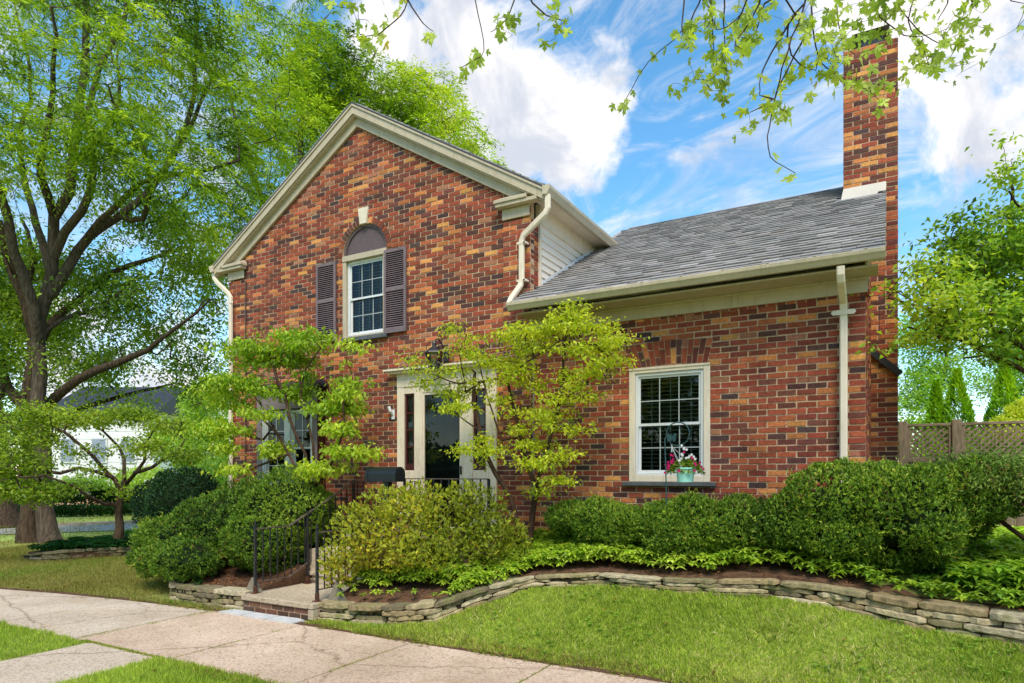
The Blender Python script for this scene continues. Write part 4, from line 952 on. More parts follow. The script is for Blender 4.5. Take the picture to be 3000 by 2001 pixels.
hp = ringp[-1]; hgr = MB()
for t in (0.4, 2.5, 4.6): hgr.tube([hp + Vector((0, 0, -.03)), pc + Vector((.10 * math.cos(t), .10 * math.sin(t), .155))], .0022, 5)
hgr.tube([hp, hp + Vector((0, 0, -.09))], .006, 6).build('hanger', M['vinyl'], pot)

# ------------------------------------------------------------------ vegetation tools
def norm(a): return a / np.maximum(np.linalg.norm(a, axis=1, keepdims=True), 1e-9)
def lownoise(P, s, seed=0):
    r = np.random.default_rng(seed); o = np.zeros(len(P))
    for k in range(5):
        d = r.normal(size=3); d /= np.linalg.norm(d); o += np.sin(P @ d * s * (1 + .45 * k) + r.uniform(0, 6.28)) / (1 + .3 * k)
    return o / 2.2
def leaves(P, A, Nn, Ls, Wd, cols, fold=.18, curl=.12):
    """kite shaped leaves: P base, A axis, Nn rough normal"""
    n = len(P); A = norm(A); S = norm(np.cross(A, Nn)); U = np.cross(S, A)
    Ls = Ls[:, None]; Wd = Wd[:, None]
    mid = P + A * Ls * .42; v0 = P; v1 = mid + S * Wd * .5 + U * Wd * fold; v2 = P + A * Ls - U * Ls * curl; v3 = mid - S * Wd * .5 + U * Wd * fold
    V = np.stack([v0, v1, v2, v3], 1).reshape(-1, 3); b = (np.arange(n) * 4)[:, None]
    F = np.concatenate([b + np.array([[0, 1, 2]]), b + np.array([[0, 2, 3]])], 1).reshape(-1, 3)
    return V, F, np.repeat(cols, 4, 0)
def pick_cols(n, pal, w, P=None, s=1.2, seed=0, jit=.13, spread=1.0):
    pal = np.array([s2l(c) for c in pal]); w = np.array(w, float)
    w /= w.sum(); cw = np.cumsum(w)
    r = RNG.uniform(size=n)
    if P is not None: r = np.clip(r * .55 + .45 * (lownoise(P, s, seed) * .5 * spread + .5), 0, .999)
    i = np.minimum(np.searchsorted(cw, r), len(pal) - 1); c = pal[i]
    return c * (1 + RNG.normal(0, jit, (n, 1))).clip(.55, 1.5)
def leaf_obj(name, parts, mat, parent=None, loc=None):
    off = 0; Vs, Fs, Cs = [], [], []
    for V, F, Cc in parts: Vs.append(V); Fs.append(F + off); Cs.append(Cc); off += len(V)
    me = fast_mesh(name, np.concatenate(Vs), np.concatenate(Fs), np.concatenate(Cs)); return link_mesh(name, me, mat, parent, loc)
def rdir(n, up=0.0, flat=1.0):
    d = RNG.normal(size=(n, 3)); d[:, 2] *= flat; d[:, 2] += up; return norm(d)

class Tree:
    """limbs are traced polylines; twigs reach from the nearest wood to each leaf cluster"""
    def __init__(s): s.p = []; s.par = []; s.rad = []
    def limb(s, pts, r0, r1, parent=None, step=.35, wob=.02):
        pts = [Vector(p) for p in pts]
        if parent is None and s.p: parent = int(np.argmin([(Vector(q) - pts[0]).length for q in s.p]))
        tot = sum((b - a).length for a, b in zip(pts[:-1], pts[1:])); acc = 0; last = parent if parent is not None else -1
        prev = None
        P2 = []
        for i in range(len(pts) - 1):
            p0, p1, p2, p3 = pts[max(i - 1, 0)], pts[i], pts[i + 1], pts[min(i + 2, len(pts) - 1)]
            n = max(1, int((p2 - p1).length / step))
            for k in range(n):
                t = k / n; P2.append(.5 * ((2 * p1) + (p2 - p0) * t + (2 * p0 - 5 * p1 + 4 * p2 - p3) * t * t + (3 * p1 - p0 - 3 * p2 + p3) * t ** 3))
        P2.append(pts[-1])
        for i, q in enumerate(P2):
            f = i / max(1, len(P2) - 1); w = wob * (0 if i == 0 else 1)
            q = q + Vector((random.gauss(0, w), random.gauss(0, w), random.gauss(0, w * .5)))
            s.p.append(tuple(q)); s.par.append(last); s.rad.append(r0 + (r1 - r0) * f); last = len(s.p) - 1
        return s
    def reach(s, T, rt=.004, step=.3, sag=.1, jit=.05, expn=2.3):
        T = np.array(T); P = np.array(s.p); d = np.min(np.linalg.norm(T[:, None] - P[None], axis=2), axis=1) if len(P) * len(T) < 4e6 else np.array([np.min(np.linalg.norm(P - t, axis=1)) for t in T])
        order = np.argsort(d); buf = np.zeros((len(P) + len(T) * 14, 3)); n = len(P); buf[:n] = P
        s.tipidx = []; s.tipdir = []
        for i in order:
            t = T[i]; dd = buf[:n] - t; ds_ = np.linalg.norm(dd, axis=1) + .35 * np.maximum(0, dd[:, 2]); j = int(np.argmin(ds_)); L_ = float(np.linalg.norm(dd[j])); m = max(1, min(12, int(L_ / step) + 1))
            a = buf[j].copy(); last = j
            for k in range(1, m + 1):
                f = k / m; q = a + (t - a) * f; q[2] += math.sin(f * math.pi) * sag * L_
                if k < m: q += RNG.normal(0, jit * L_ / m + .004, 3)
                if n >= len(buf): buf = np.concatenate([buf, np.zeros((5000, 3))])
                buf[n] = q; s.p.append(tuple(q)); s.par.append(last); s.rad.append(0); last = n; n += 1
            s.tipidx.append(last); v = buf[last] - buf[s.par[last]]; s.tipdir.append(v)
        cnt = [0] * n
        for i in s.tipidx: cnt[i] = 1
        for i in range(n - 1, -1, -1):
            if s.par[i] >= 0: cnt[s.par[i]] += cnt[i]
        s.rad = [max(s.rad[i], rt * max(1, cnt[i]) ** (1 / expn)) for i in range(n)]; s.cnt = cnt
        s.tips = buf[s.tipidx]; s.tipdir = norm(np.array(s.tipdir)); return s
    def wood(s, name, mat, parent, minr=0.0):
        n = len(s.p); kids = [[] for _ in range(n)]
        for i, p in enumerate(s.par):
            if p >= 0: kids[p].append(i)
        main = [max(k, key=lambda j: s.rad[j]) if k else -1 for k in kids]; mb = MB()
        for i in range(n):
            if s.par[i] >= 0 and main[s.par[i]] == i: continue
            ch_ = [i] if s.par[i] < 0 else [s.par[i], i]; j = i
            while main[j] >= 0: j = main[j]; ch_.append(j)
            if len(ch_) < 2: continue
            pts = [s.p[k] for k in ch_]; rd = [s.rad[k] for k in ch_]
            if s.par[i] >= 0: rd[0] = min(rd[0], rd[1] * 1.25)
            mb.tube(pts, rd, 14 if max(rd) > .12 else (8 if max(rd) > .03 else (5 if max(rd) > .01 else 4)), caps=False)
        return mb.build(name, mat, parent, smooth=True)

def blob_points(blobs, n, shell=0.0):
    """blobs: (center Vector, (rx, ry, rz) along camera-right, depth, up, weight)"""
    w = np.array([b[2] if len(b) > 2 else b[1][0] * b[1][1] * b[1][2] for b in blobs], float); w /= w.sum()
    k = RNG.choice(len(blobs), n, p=w); d = norm(RNG.normal(size=(n, 3))); r = RNG.uniform(shell, 1, n) ** (1 / 2.2); q = d * r[:, None]
    Cn = np.array([list(b[0]) for b in blobs])[k]; Rr = np.array([b[1] for b in blobs])[k]; q = q * Rr
    Rt = np.array([CY, SY, 0]); Fw = np.array([-SY, CY, 0])
    return Cn + q[:, :1] * Rt + q[:, 1:2] * Fw + q[:, 2:] * np.array([0, 0, 1])
def keep_off_house(P, m=.05):
    ins = ((P[:, 0] > ML - m) & (P[:, 0] < MR + m) & (P[:, 1] > -m) & (P[:, 1] < 8.3) & (P[:, 2] < 6)) | ((P[:, 0] > MR) & (P[:, 0] < WR + m) & (P[:, 1] > -m) & (P[:, 1] < 7.8) & (P[:, 2] < 4.7))
    ins |= (P[:, 0] > CX0 - m) & (P[:, 0] < CX1 + m) & (P[:, 1] > CY0 - m) & (P[:, 1] < CY1 + m)
    ins |= (P[:, 0] > MR - .2) & (P[:, 0] < WR + .3) & (P[:, 1] > WE - .2) & (P[:, 1] < 1) & (P[:, 2] > 1.95) & (P[:, 2] < 2.4)
    return ~ins

# leaf cluster styles
def cl_frond(T, n, size, pal, w, seed, spread=.30, droop=-.25):
    P = np.repeat(T, n, 0); k = len(P); P = P + RNG.normal(0, spread, (k, 3)) * np.array([1, 1, .55])
    A = rdir(k, droop, .6); Nn = rdir(k, 1.4); Ls = RNG.uniform(.7, 1.3, k) * size; c = pick_cols(k, pal, w, P, .9, seed)
    return leaves(P, A, Nn, Ls, Ls * .30, c, .12, .2)
def voids(T, s, seed, thr):
    return T[lownoise(T, s, seed) > thr]
def cl_spray(T, TD, ns, nl, size, pal, w, seed, length=.55, wind=(.5, .2, -.1)):
    n = len(T); P0 = np.repeat(T, ns, 0); D = rdir(n * ns, -.05, .35) + np.repeat(TD, ns, 0) * .5 + np.array(wind); D = norm(D); Ln = RNG.uniform(.5, 1.2, n * ns) * length
    cb = pick_cols(n * ns, pal, w, P0, 1.3, seed, .14, 1.5); parts = []
    for k in range(nl):
        f = (k + .5) / nl; q = P0 + D * (Ln * f)[:, None]; q[:, 2] -= (f * f * .45) * Ln; q += RNG.normal(0, .03, q.shape)
        side = norm(np.cross(D, np.array([0, 0, 1.0]))) * (1 if k % 2 else -1); A = D * .75 + side * RNG.uniform(.4, 1, (len(q), 1)) + RNG.normal(0, .2, q.shape); A[:, 2] -= .25
        Ls = RNG.uniform(.7, 1.25, len(q)) * size; parts.append(leaves(q, A, rdir(len(q), 1.6), Ls, Ls * .26, cb * (1 + RNG.normal(0, .08, (len(q), 1))), .1, .2))
    off = 0; V, F, Cc = [], [], []
    for a, b, c in parts: V.append(a); F.append(b + off); Cc.append(c); off += len(a)
    return np.concatenate(V), np.concatenate(F), np.concatenate(Cc)
def cl_leaf(T, n, size, pal, w, seed, spread=.2, droop=-.5, ratio=.5, flat=.5, s=1.5, nup=1.2):
    P = np.repeat(T, n, 0); k = len(P); P = P + RNG.normal(0, spread, (k, 3)) * np.array([1, 1, flat])
    A = rdir(k, droop, .5); Nn = rdir(k, nup); Ls = RNG.uniform(.7, 1.25, k) * size; c = pick_cols(k, pal, w, P, s, seed)
    return leaves(P, A, Nn, Ls, Ls * ratio, c, .14, .22)
LIME = [(58, 88, 28), (88, 122, 32), (120, 154, 38), (152, 182, 46), (182, 204, 56), (208, 218, 84)]
# ---- far left: oak and honey locust
D0 = 16.5
def poly(pts, y, dy=None):
    return [W(u, v, y + (dy[i] if dy else 0)) for i, (u, v) in enumerate(pts)]
locust = thing('honey_locust', 'tall honey locust with feathery lime leaves, grey right-hand trunk of the pair at left', 'tree', tuple(WZ(145, 1585, GZ)), 'trees left of the house')
t = Tree(); t.limb(poly([(148, 1590), (140, 1560), (130, 1400), (120, 1250), (115, 1100), (112, 1000), (118, 930), (150, 800), (155, 720), (160, 640), (205, 560), (218, 450), (232, 350), (245, 200), (255, 50), (270, -200)], D0), .21, .05, step=.5)
t.rad[0] = .28; t.rad[1] = .24
for pts, r0, r1, dy in (([(114, 1000), (98, 900), (65, 800), (40, 740), (20, 640), (-10, 540), (-60, 400), (-100, 200)], .14, .04, -1.5), ([(152, 860), (200, 780), (260, 690), (350, 630), (440, 560), (500, 470), (550, 390), (590, 300), (640, 180)], .13, .03, 1.0),
                      ([(155, 760), (190, 680), (240, 620), (272, 500), (258, 350), (292, 200), (360, 60), (400, -120)], .11, .03, -1.0), ([(150, 820), (120, 700), (80, 560), (60, 420), (90, 250), (60, 80)], .10, .03, 1.5),
                      ([(220, 470), (300, 400), (350, 300), (340, 160)], .09, .03, 2), ([(160, 640), (120, 520), (130, 400), (160, 200), (150, 20)], .11, .03, -2), ([(350, 630), (420, 640), (440, 500), (410, 400), (330, 300)], .08, .03, -1.5),
                      ([(260, 690), (380, 560), (460, 520), (600, 500), (700, 470)], .09, .03, -1), ([(500, 470), (560, 330), (570, 200), (580, 40)], .08, .03, .5), ([(114, 980), (190, 930), (300, 900), (420, 790)], .06, .012, 1)):
    pp = poly(pts, D0, [dy * i / (len(pts) - 1) * 1.3 for i in range(len(pts))]); t.limb(pp, r0, r1, step=.45)
bl = [(W(150, 250, 16), (2.3, 3.0, 1.5)), (W(380, 230, 15.5), (2.2, 3.0, 1.5)), (W(300, 420, 14.5), (2.4, 1.6, .7), 7), (W(620, 380, 16), (1.9, 2.4, 1.7)), (W(760, 560, 16.5), (1.3, 1.6, 1.5)), (W(520, 520, 15), (1.5, 1.6, 1.2)),
      (W(20, 480, 15), (1.5, 2.2, 1.4)), (W(500, 60, 16.5), (2.6, 3, 1.1)), (W(100, 20, 17), (2.4, 3, 1.2)), (W(660, 180, 17), (1.4, 2.0, 1.3)), (W(860, 300, 17), (.9, 1.6, 1.2)), (W(300, -120, 17), (4, 3.5, 1.5)), (W(690, 700, 17), (.8, 1.3, .9)), (W(-150, 200, 16), (1.5, 3, 2.5))]
T = blob_points(bl, 1900); T = voids(T[keep_off_house(T, .5)], 1.6, 11, -.16)
t.reach(T, .0042, .45, .12, .08); t.wood('trunk', M['bark2'], locust)
leaf_obj('crown', [cl_spray(t.tips, t.tipdir, 7, 10, .125, LIME, [9, 15, 22, 24, 21, 9], 3, .6)], M['leafthin'], locust)

oak = thing('oak_tree', 'broad dark green tree with furrowed left-hand trunk of the pair at left', 'tree', tuple(WZ(88, 1585, GZ)), 'trees left of the house')
t = Tree(); t.limb(poly([(84, 1590), (86, 1550), (90, 1400), (86, 1250), (82, 1150), (98, 1060), (95, 980), (60, 860), (20, 760), (0, 650)], D0 + .55), .22, .08, step=.4)
t.rad[0] = .30; t.rad[1] = .26
for pts, r0, r1, dy in (([(80, 1270), (30, 1230), (-10, 1212), (-80, 1190), (-200, 1100)], .17, .1, -2), ([(75, 1200), (20, 1130), (0, 1060), (-60, 950)], .14, .08, 1.0), ([(125, 1200), (180, 1150), (230, 1112), (290, 1082), (350, 1060), (430, 1025), (520, 960), (620, 880)], .13, .02, -1.5),
                      ([(98, 1060), (140, 960), (230, 880), (330, 800), (430, 760), (560, 720)], .13, .03, 1.5), ([(90, 1300), (160, 1230), (260, 1190), (400, 1150), (520, 1120)], .10, .03, 2.5), ([(60, 860), (100, 760), (60, 640)], .09, .04, 1), ([(-40, 1190), (-80, 1050), (-60, 900)], .1, .04, 1)):
    t.limb(poly(pts, D0 + .55, [dy * i / (len(pts) - 1) for i in range(len(pts))]), r0, r1, step=.4)
OAK = [(84, 112, 42), (108, 138, 48), (132, 162, 56), (156, 182, 66), (182, 202, 84), (206, 216, 112)]
bl = [(W(560, 760, 17.5), (1.2, 1.8, 1.0)), (W(600, 950, 17), (.9, 1.6, 1.0)), (W(400, 900, 18), (1.5, 2.0, 1.2)), (W(330, 1060, 17.5), (1.8, 2.2, .55)), (W(560, 1090, 17.5), (1.0, 1.5, .6)), (W(250, 850, 18.5), (1.5, 2, 1.3)), (W(60, 900, 18.5), (1.6, 2, 1.7)),
      (W(20, 1120, 18), (1.3, 2, 1.0)), (W(-80, 800, 17), (1.4, 3, 2)), (W(450, 640, 18.5), (1.7, 2, 1.0)), (W(180, 1010, 18.6), (1.5, 1.5, 1.1)), (W(480, 1180, 18), (1.4, 1.4, .35)), (W(230, 1160, 18), (1.4, 1.4, .4)), (W(640, 830, 17.6), (.35, 1.0, .8)), (W(430, 820, 15.5), (.8, .8, .5)), (W(620, 880, 16), (.4, .8, .4)), (W(330, 790, 17), (1.0, 1, .5))]
T = blob_points(bl, 1250); T = voids(T[keep_off_house(T, .4)], 1.9, 13, -.10)
t.reach(T, .0045, .45, .1, .08); t.wood('trunk', M['bark'], oak)
leaf_obj('crown', [cl_leaf(t.tips, 52, .125, OAK, [16, 24, 24, 18, 12, 6], 5, .24, -.5, .45, .8)], M['leaf'], oak)

# ---- second locust, behind the house
loc2 = thing('honey_locust', 'bright lime honey locust rising behind the gable of the brick house', 'tree', (W(900, 1500, 21).x, W(900, 1500, 21).y, GZ), 'trees left of the house')
t = Tree(); t.limb([W(900, 1550, 21), W(890, 1200, 21), W(880, 900, 21), W(900, 650, 21)], .3, .18, step=.6)
for pts in ([(900, 700), (1000, 560), (1120, 450), (1250, 400), (1360, 380)], [(895, 800), (1050, 640), (1230, 560), (1400, 500)], [(900, 650), (880, 450), (900, 250), (950, 60)], [(900, 660), (1000, 420), (1060, 250), (1100, 150)], [(890, 750), (760, 560), (700, 380), (650, 200)], [(1120, 450), (1200, 330), (1260, 240)]):
    t.limb(poly(pts, 21, [random.uniform(-.5, .5) for _ in pts]), .12, .03, step=.5)
bl = [(W(860, 220, 21), (1.9, 2.4, 1.6)), (W(960, 330, 21), (1.8, 2.2, 1.6)), (W(1110, 290, 21), (1.5, 2, 1.2)), (W(1220, 330, 21), (1.3, 2, 1.2)), (W(1330, 410, 20.5), (1.1, 1.8, .9)), (W(1400, 500, 20.5), (.95, 1.5, .6)), (W(1120, 460, 21), (1.6, 2, 1.2)),
      (W(920, 90, 21.5), (1.1, 1.5, .9)), (W(760, 420, 21), (1.6, 2, 2.0)), (W(1450, 535, 20.5), (.5, 1, .28)), (W(1020, 180, 21), (1.1, 1.6, .7)), (W(1290, 255, 21), (.5, 1, .3)), (W(700, 650, 20), (1.2, 1.6, 1.4))]
T = blob_points(bl, 1400); T = voids(T[keep_off_house(T, .5)], 1.4, 12, -.42)
t.reach(T, .005, .5, .12, .08); t.wood('trunk', M['bark2'], loc2)
leaf_obj('crown', [cl_spray(t.tips, t.tipdir, 7, 10, .135, LIME, [6, 12, 20, 26, 24, 12], 8, .6)], M['leafthin'], loc2)

# ---- trunk across the street, hedge, house, pale background trees
ft = thing('street_tree', 'grey tree trunk at the left edge across the road', 'tree', tuple(WZ(10, 1541, GZ)))
t = Tree(); t.limb([W(10, 1545, 22), W(5, 1500, 22), W(0, 1380, 22), (W(-20, 1200, 22)), W(-60, 900, 22)], .4, .2, step=.5); t.rad[0] = .6; t.rad[1] = .45
t.reach(blob_points([(W(-100, 900, 23), (2.5, 2.5, 3))], 200), .005, .6); t.wood('trunk', M['bark'], ft)
leaf_obj('crown', [cl_leaf(t.tips, 30, .2, OAK, [10, 20, 24, 20, 14, 6], 15, .5, -.4, .5, .8)], M['leaf'], ft)
rd = [WZ(-900, 1585, GZ), WZ(1500, 1500, GZ), WZ(1500, 1488, GZ), WZ(-900, 1560, GZ)]
p0, p1, p2, p3 = WZ(-500, 1580, GZ), WZ(900, 1530, GZ), WZ(900, 1514, GZ), WZ(-500, 1556, GZ)
o = MB().add([(q.x, q.y, GZ - .035) for q in (p0, p1, p2, p3)], [(0, 1, 2, 3)]).build('road', M['road']); o['kind'] = 'structure'
cv = MB()
for a, b in ((p3, p2),):
    n = (b - a).cross(Vector((0, 0, 1))).normalized() * -.12
    cv.hull8([(a.x, a.y, GZ - .06), (b.x, b.y, GZ - .06), (b.x, b.y, GZ + .05), (a.x, a.y, GZ + .05)], [(a.x + n.x, a.y + n.y, GZ - .06), (b.x + n.x, b.y + n.y, GZ - .06), (b.x + n.x, b.y + n.y, GZ + .05), (a.x + n.x, a.y + n.y, GZ + .05)])
o = cv.build('kerb', M['smoothcon']); o['kind'] = 'structure'

def shrub(name, label, cat, base, blobs, nsprig, pal, w, size=.05, blades=3, seed=0, lump=.05, core=.72, mat='needle', ratio=.3, up=.5, minz=-9, group=None, coremat=None, twigs=0, inner=.18, core_cut=None, droop=0.0):
    """dense clipped shrub: sprigs over lumpy ellipsoids"""
    t = thing(name, label, cat, base, group)
    ar = np.array([b[1][0] * b[1][1] + b[1][0] * b[1][2] + b[1][1] * b[1][2] for b in blobs]); k = RNG.choice(len(blobs), nsprig, p=ar / ar.sum())
    d = norm(RNG.normal(size=(nsprig, 3))); Rr = np.array([b[1] for b in blobs])[k]; Cn = np.array([list(b[0]) for b in blobs])[k]
    depth = 1 - inner * RNG.uniform(0, 1, nsprig) ** 1.6; q = d * Rr; P = Cn + q * depth[:, None]
    nrm_ = norm(d / Rr); ln = lownoise(P, 5.5, seed) * lump + lownoise(P, 15, seed + 1) * lump * .5; P = P + nrm_ * ln[:, None]
    ok = P[:, 2] > minz
    for i, b in enumerate(blobs):
        e = (P - np.array(list(b[0]))) / np.array(b[1]); ok &= (np.linalg.norm(e, axis=1) > .84) | (k == i)
    ok &= keep_off_house(P, .03); P, nrm_ = P[ok], nrm_[ok]; n = len(P)
    P2 = np.repeat(P, blades, 0); N2 = np.repeat(nrm_, blades, 0); m = len(P2)
    A = norm(N2 * .8 + np.repeat(RNG.normal(0, .5, (n, 3)), blades, 0) + RNG.normal(0, .42, (m, 3)) + np.array([0, 0, up - droop])); Ls = RNG.uniform(.6, 1.35, m) * size
    c = pick_cols(n, pal, w, P, 2.2, seed); c = np.repeat(c, blades, 0) * (1 + RNG.normal(0, .12, (m, 1)))
    leaf_obj('foliage', [leaves(P2 - A * Ls[:, None] * .3, A, N2 + RNG.normal(0, .5, (m, 3)), Ls, Ls * ratio, c, .15, .1)], M[mat], t)
    sn = max(40, n // 60); ii = RNG.choice(n, sn, replace=False); P3 = np.repeat(P[ii], 7, 0); D3 = norm(nrm_[ii] + RNG.normal(0, .4, (sn, 3)) + np.array([0, 0, .8])); f3 = np.tile(np.arange(7) / 7, sn)[:, None]
    q3 = P3 + np.repeat(D3 * RNG.uniform(.04, .13, (sn, 1)), 7, 0) * f3; m3 = len(q3); A3 = norm(np.repeat(D3, 7, 0) + RNG.normal(0, .6, (m3, 3)))
    leaf_obj('stray_shoots', [leaves(q3, A3, rdir(m3), np.full(m3, size * .8), np.full(m3, size * .8 * ratio), pick_cols(m3, [pal[-1], pal[-2], (176, 130, 62)], [5, 4, 1.2]), .1, .1)], M[mat], t)
    # woody interior
    tr = Tree(); b0 = Vector(base); tr.limb([b0, b0 + Vector((0, 0, .12))], .035, .03, step=.1)
    idx = RNG.choice(n, min(n, 90 + twigs), replace=False); tr.reach(P[idx] - nrm_[idx] * .04, .0035, .14, .02, .12); tr.wood('branches', coremat or M['twig'], t)
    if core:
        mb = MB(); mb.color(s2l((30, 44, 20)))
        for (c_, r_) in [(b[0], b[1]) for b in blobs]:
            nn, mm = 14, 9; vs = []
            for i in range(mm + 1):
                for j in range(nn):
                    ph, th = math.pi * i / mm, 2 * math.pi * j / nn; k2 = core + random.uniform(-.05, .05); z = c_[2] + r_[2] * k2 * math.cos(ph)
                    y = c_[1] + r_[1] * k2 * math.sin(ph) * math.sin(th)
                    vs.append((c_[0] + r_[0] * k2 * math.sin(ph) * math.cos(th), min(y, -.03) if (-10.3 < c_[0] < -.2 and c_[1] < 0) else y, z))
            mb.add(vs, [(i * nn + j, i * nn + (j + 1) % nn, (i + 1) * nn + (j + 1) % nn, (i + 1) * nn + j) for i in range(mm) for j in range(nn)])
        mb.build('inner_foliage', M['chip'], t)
    return t
HEDGE = [(22, 48, 20), (34, 66, 26), (46, 84, 30), (62, 104, 36)]
c = W(260, 1490, 28)
MBh = [((c.x, c.y, GZ + .28), (3.4, .6, .30)), ((c.x + 2.8, c.y + 1.2, GZ + .28), (2.5, .6, .30))]
hd = thing('hedge', 'low clipped dark hedge across the road', 'hedge', (c.x, c.y, GZ))
a, b = W(-60, 1490, 27), W(470, 1490, 29); n = 7000; f = RNG.uniform(0, 1, (n, 1)); P = np.array(a) * (1 - f) + np.array(b) * f; P += RNG.uniform(-.4, .4, (n, 3)) * np.array([1, 1, 0]); P[:, 2] = GZ + RNG.uniform(.0, .42, n)
leaf_obj('foliage', [leaves(P, rdir(n, .5), rdir(n), RNG.uniform(.08, .16, n), RNG.uniform(.05, .09, n), pick_cols(n, HEDGE, [2, 3, 3, 2], P, 2))], M['leaf'], hd)
def bushmass(name, label, cat, blobs, n, size, pal, w, base, ratio=.5, mat='leaf', group=None, seed=0, trunk=True, mtw='twig', r=.03):
    t = thing(name, label, cat, base, group); P = blob_points(blobs, n, .25); P = P[keep_off_house(P, .2)]
    m = len(P); c_ = pick_cols(m, pal, w, P, .8, seed)
    leaf_obj('crown', [leaves(P, rdir(m, -.2), rdir(m, .8), RNG.uniform(.7, 1.3, m) * size, RNG.uniform(.7, 1.2, m) * size * ratio, c_)], M[mat], t)
    if trunk:
        tr = Tree(); b0 = Vector(base); top = Vector(blobs[0][0]); tr.limb([b0, b0.lerp(top, .6)], r * 3, r, step=.4); tr.reach(blob_points(blobs, 60), .004, .5); tr.wood('trunk', M[mtw], t)
    return t
base = W(100, 1500, 29.5); base.z = GZ
bushmass('bush', 'dark bushy shrubs behind the low hedge across the road', 'shrubs', [(W(60, 1440, 30), (2.2, .8, .7)), (W(230, 1440, 30), (1.6, .8, .55)), (W(380, 1450, 31), (1.6, .8, .5))], 9000, .16, HEDGE + [(92, 132, 44)], [3, 3, 2, 2, 1], tuple(base))
base = W(640, 1500, 26); base.z = GZ
bushmass('lime_tree', 'pale sunlit yellow-green tree filling the gap left of the house corner', 'tree', [(W(640, 1200, 27), (1.6, 1, 1.5)), (W(600, 1330, 27), (1.4, 1, 1.2)), (W(520, 1290, 28), (1.2, 1, .9)), (W(660, 1400, 26), (1.3, 1, .9)), (W(430, 1400, 29), (1.3, 1, .5)), (W(250, 1415, 29.5), (1.6, .6, .35)), (W(580, 1440, 28), (1.8, 1, .5))],
         16000, .2, [(120, 160, 60), (156, 190, 84), (186, 212, 110), (208, 224, 128)], [1, 3, 4, 3], tuple(base), mat='leafthin')
wh = thing('white_house', 'white clapboard house glimpsed through the small tree at left', 'house', tuple(W(300, 1480, 34)))
a, b = W(150, 1480, 34), W(450, 1480, 34); ev = (b - a).normalized(); nv = Vector((-ev.y, ev.x, 0))
def wbox(mb, s0, s1, d0, d1, z0, z1):
    P_ = lambda s, d, z: (a.x + ev.x * s + nv.x * d, a.y + ev.y * s + nv.y * d, z)
    return mb.hull8([P_(s0, d0, z0), P_(s1, d0, z0), P_(s1, d1, z0), P_(s0, d1, z0)], [P_(s0, d0, z1), P_(s1, d0, z1), P_(s1, d1, z1), P_(s0, d1, z1)])
Lh = (b - a).length
mb = MB()
for k in range(22): wbox(mb, 0, Lh, -.012 * (k % 2) , 6, GZ + .55 + k * .2, GZ + .55 + k * .2 + .196)
mb.build('wall', M['whitewall'], wh); wbox(MB(), -.02, Lh + .02, -.03, 6, GZ, GZ + .54).build('foundation', M['pink'], wh)
for s in (.9, 2.5, 4.0):
    wf = wbox(MB(), s - .42, s + .42, -.08, -.02, .6, 1.9).build('window', M['vinyl'], wh); wbox(MB(), s - .34, s + .34, -.10, -.082, .68, 1.82).build('pane', M['greywin'], wf)
P_ = lambda s, d, z: (a.x + ev.x * s + nv.x * d, a.y + ev.y * s + nv.y * d, z)
MB().add([P_(-.3, -.4, 3.2), P_(Lh + .3, -.4, 3.2), P_(Lh + .3, 3, 4.9), P_(-.3, 3, 4.9), P_(Lh + .3, 6.4, 3.2), P_(-.3, 6.4, 3.2)], [(0, 1, 2, 3), (3, 2, 4, 5), (0, 3, 5), (1, 4, 2)]).build('roof', M['darkmetal'], wh)

# ---- small tree in the far-left bed
st_ = thing('small_dogwood', 'small spreading dogwood with a short dark trunk in the stone bed at far left', 'tree', tuple(W(347, 1572, 13.6)))
t = Tree(); Z = 13.6; t.limb(poly([(347, 1575), (349, 1500), (352, 1430)], Z), .085, .07, step=.2); t.rad[0] = .11
for pts, dy in (([(352, 1430), (330, 1400), (290, 1385), (240, 1370), (170, 1385), (90, 1370)], -.8), ([(354, 1435), (395, 1385), (425, 1350), (432, 1300), (470, 1240)], .5), ([(348, 1480), (310, 1475), (260, 1455), (210, 1420), (140, 1395), (60, 1400)], -1.4),
                ([(352, 1430), (370, 1370), (345, 1310), (300, 1260), (250, 1220)], .8), ([(395, 1385), (450, 1370), (500, 1330), (540, 1290)], -.5), ([(330, 1400), (280, 1340), (220, 1290), (150, 1250)], -.6)):
    t.limb(poly(pts, Z, [dy * i / (len(pts) - 1) for i in range(len(pts))]), .045, .014, step=.22, wob=.025)
GRN = [(78, 106, 36), (102, 132, 42), (128, 156, 50), (156, 178, 60), (184, 198, 78)]
def tier(u0, u1, v, y, ry=.5, rz=.06, w=None): c_ = W((u0 + u1) / 2, v, y); return (c_, ((u1 - u0) / 2 / FP * y, ry, rz), w or (u1 - u0))
bl = [tier(0, 150, 1290, 12.8, .8, .16), tier(-60, 120, 1380, 12.6, .8, .14), tier(60, 200, 1210, 13.2, .7, .18), tier(140, 330, 1230, 13.6, .8, .14), tier(280, 460, 1215, 13.8, .8, .16), tier(420, 560, 1250, 13.6, .7, .2), tier(150, 300, 1320, 13.4, .8, .12, 60), tier(60, 180, 1450, 12.6, .5, .08, 60),
      tier(360, 500, 1310, 13.4, .7, .16), tier(470, 600, 1330, 13.2, .6, .14), tier(-40, 130, 1440, 12.7, .7, .12), tier(230, 330, 1380, 13, .6, .08, 40), tier(300, 420, 1440, 13.3, .4, .06, 30), tier(-80, 60, 1320, 12.6, .8, .2)]
t.reach(blob_points(bl + [tier(-60, 180, 1250, 13, .8, .3), tier(-60, 160, 1350, 12.8, .8, .3), tier(0, 220, 1430, 12.8, .6, .12)], 620), .0035, .2, .06, .1); t.wood('trunk', M['bark'], st_)
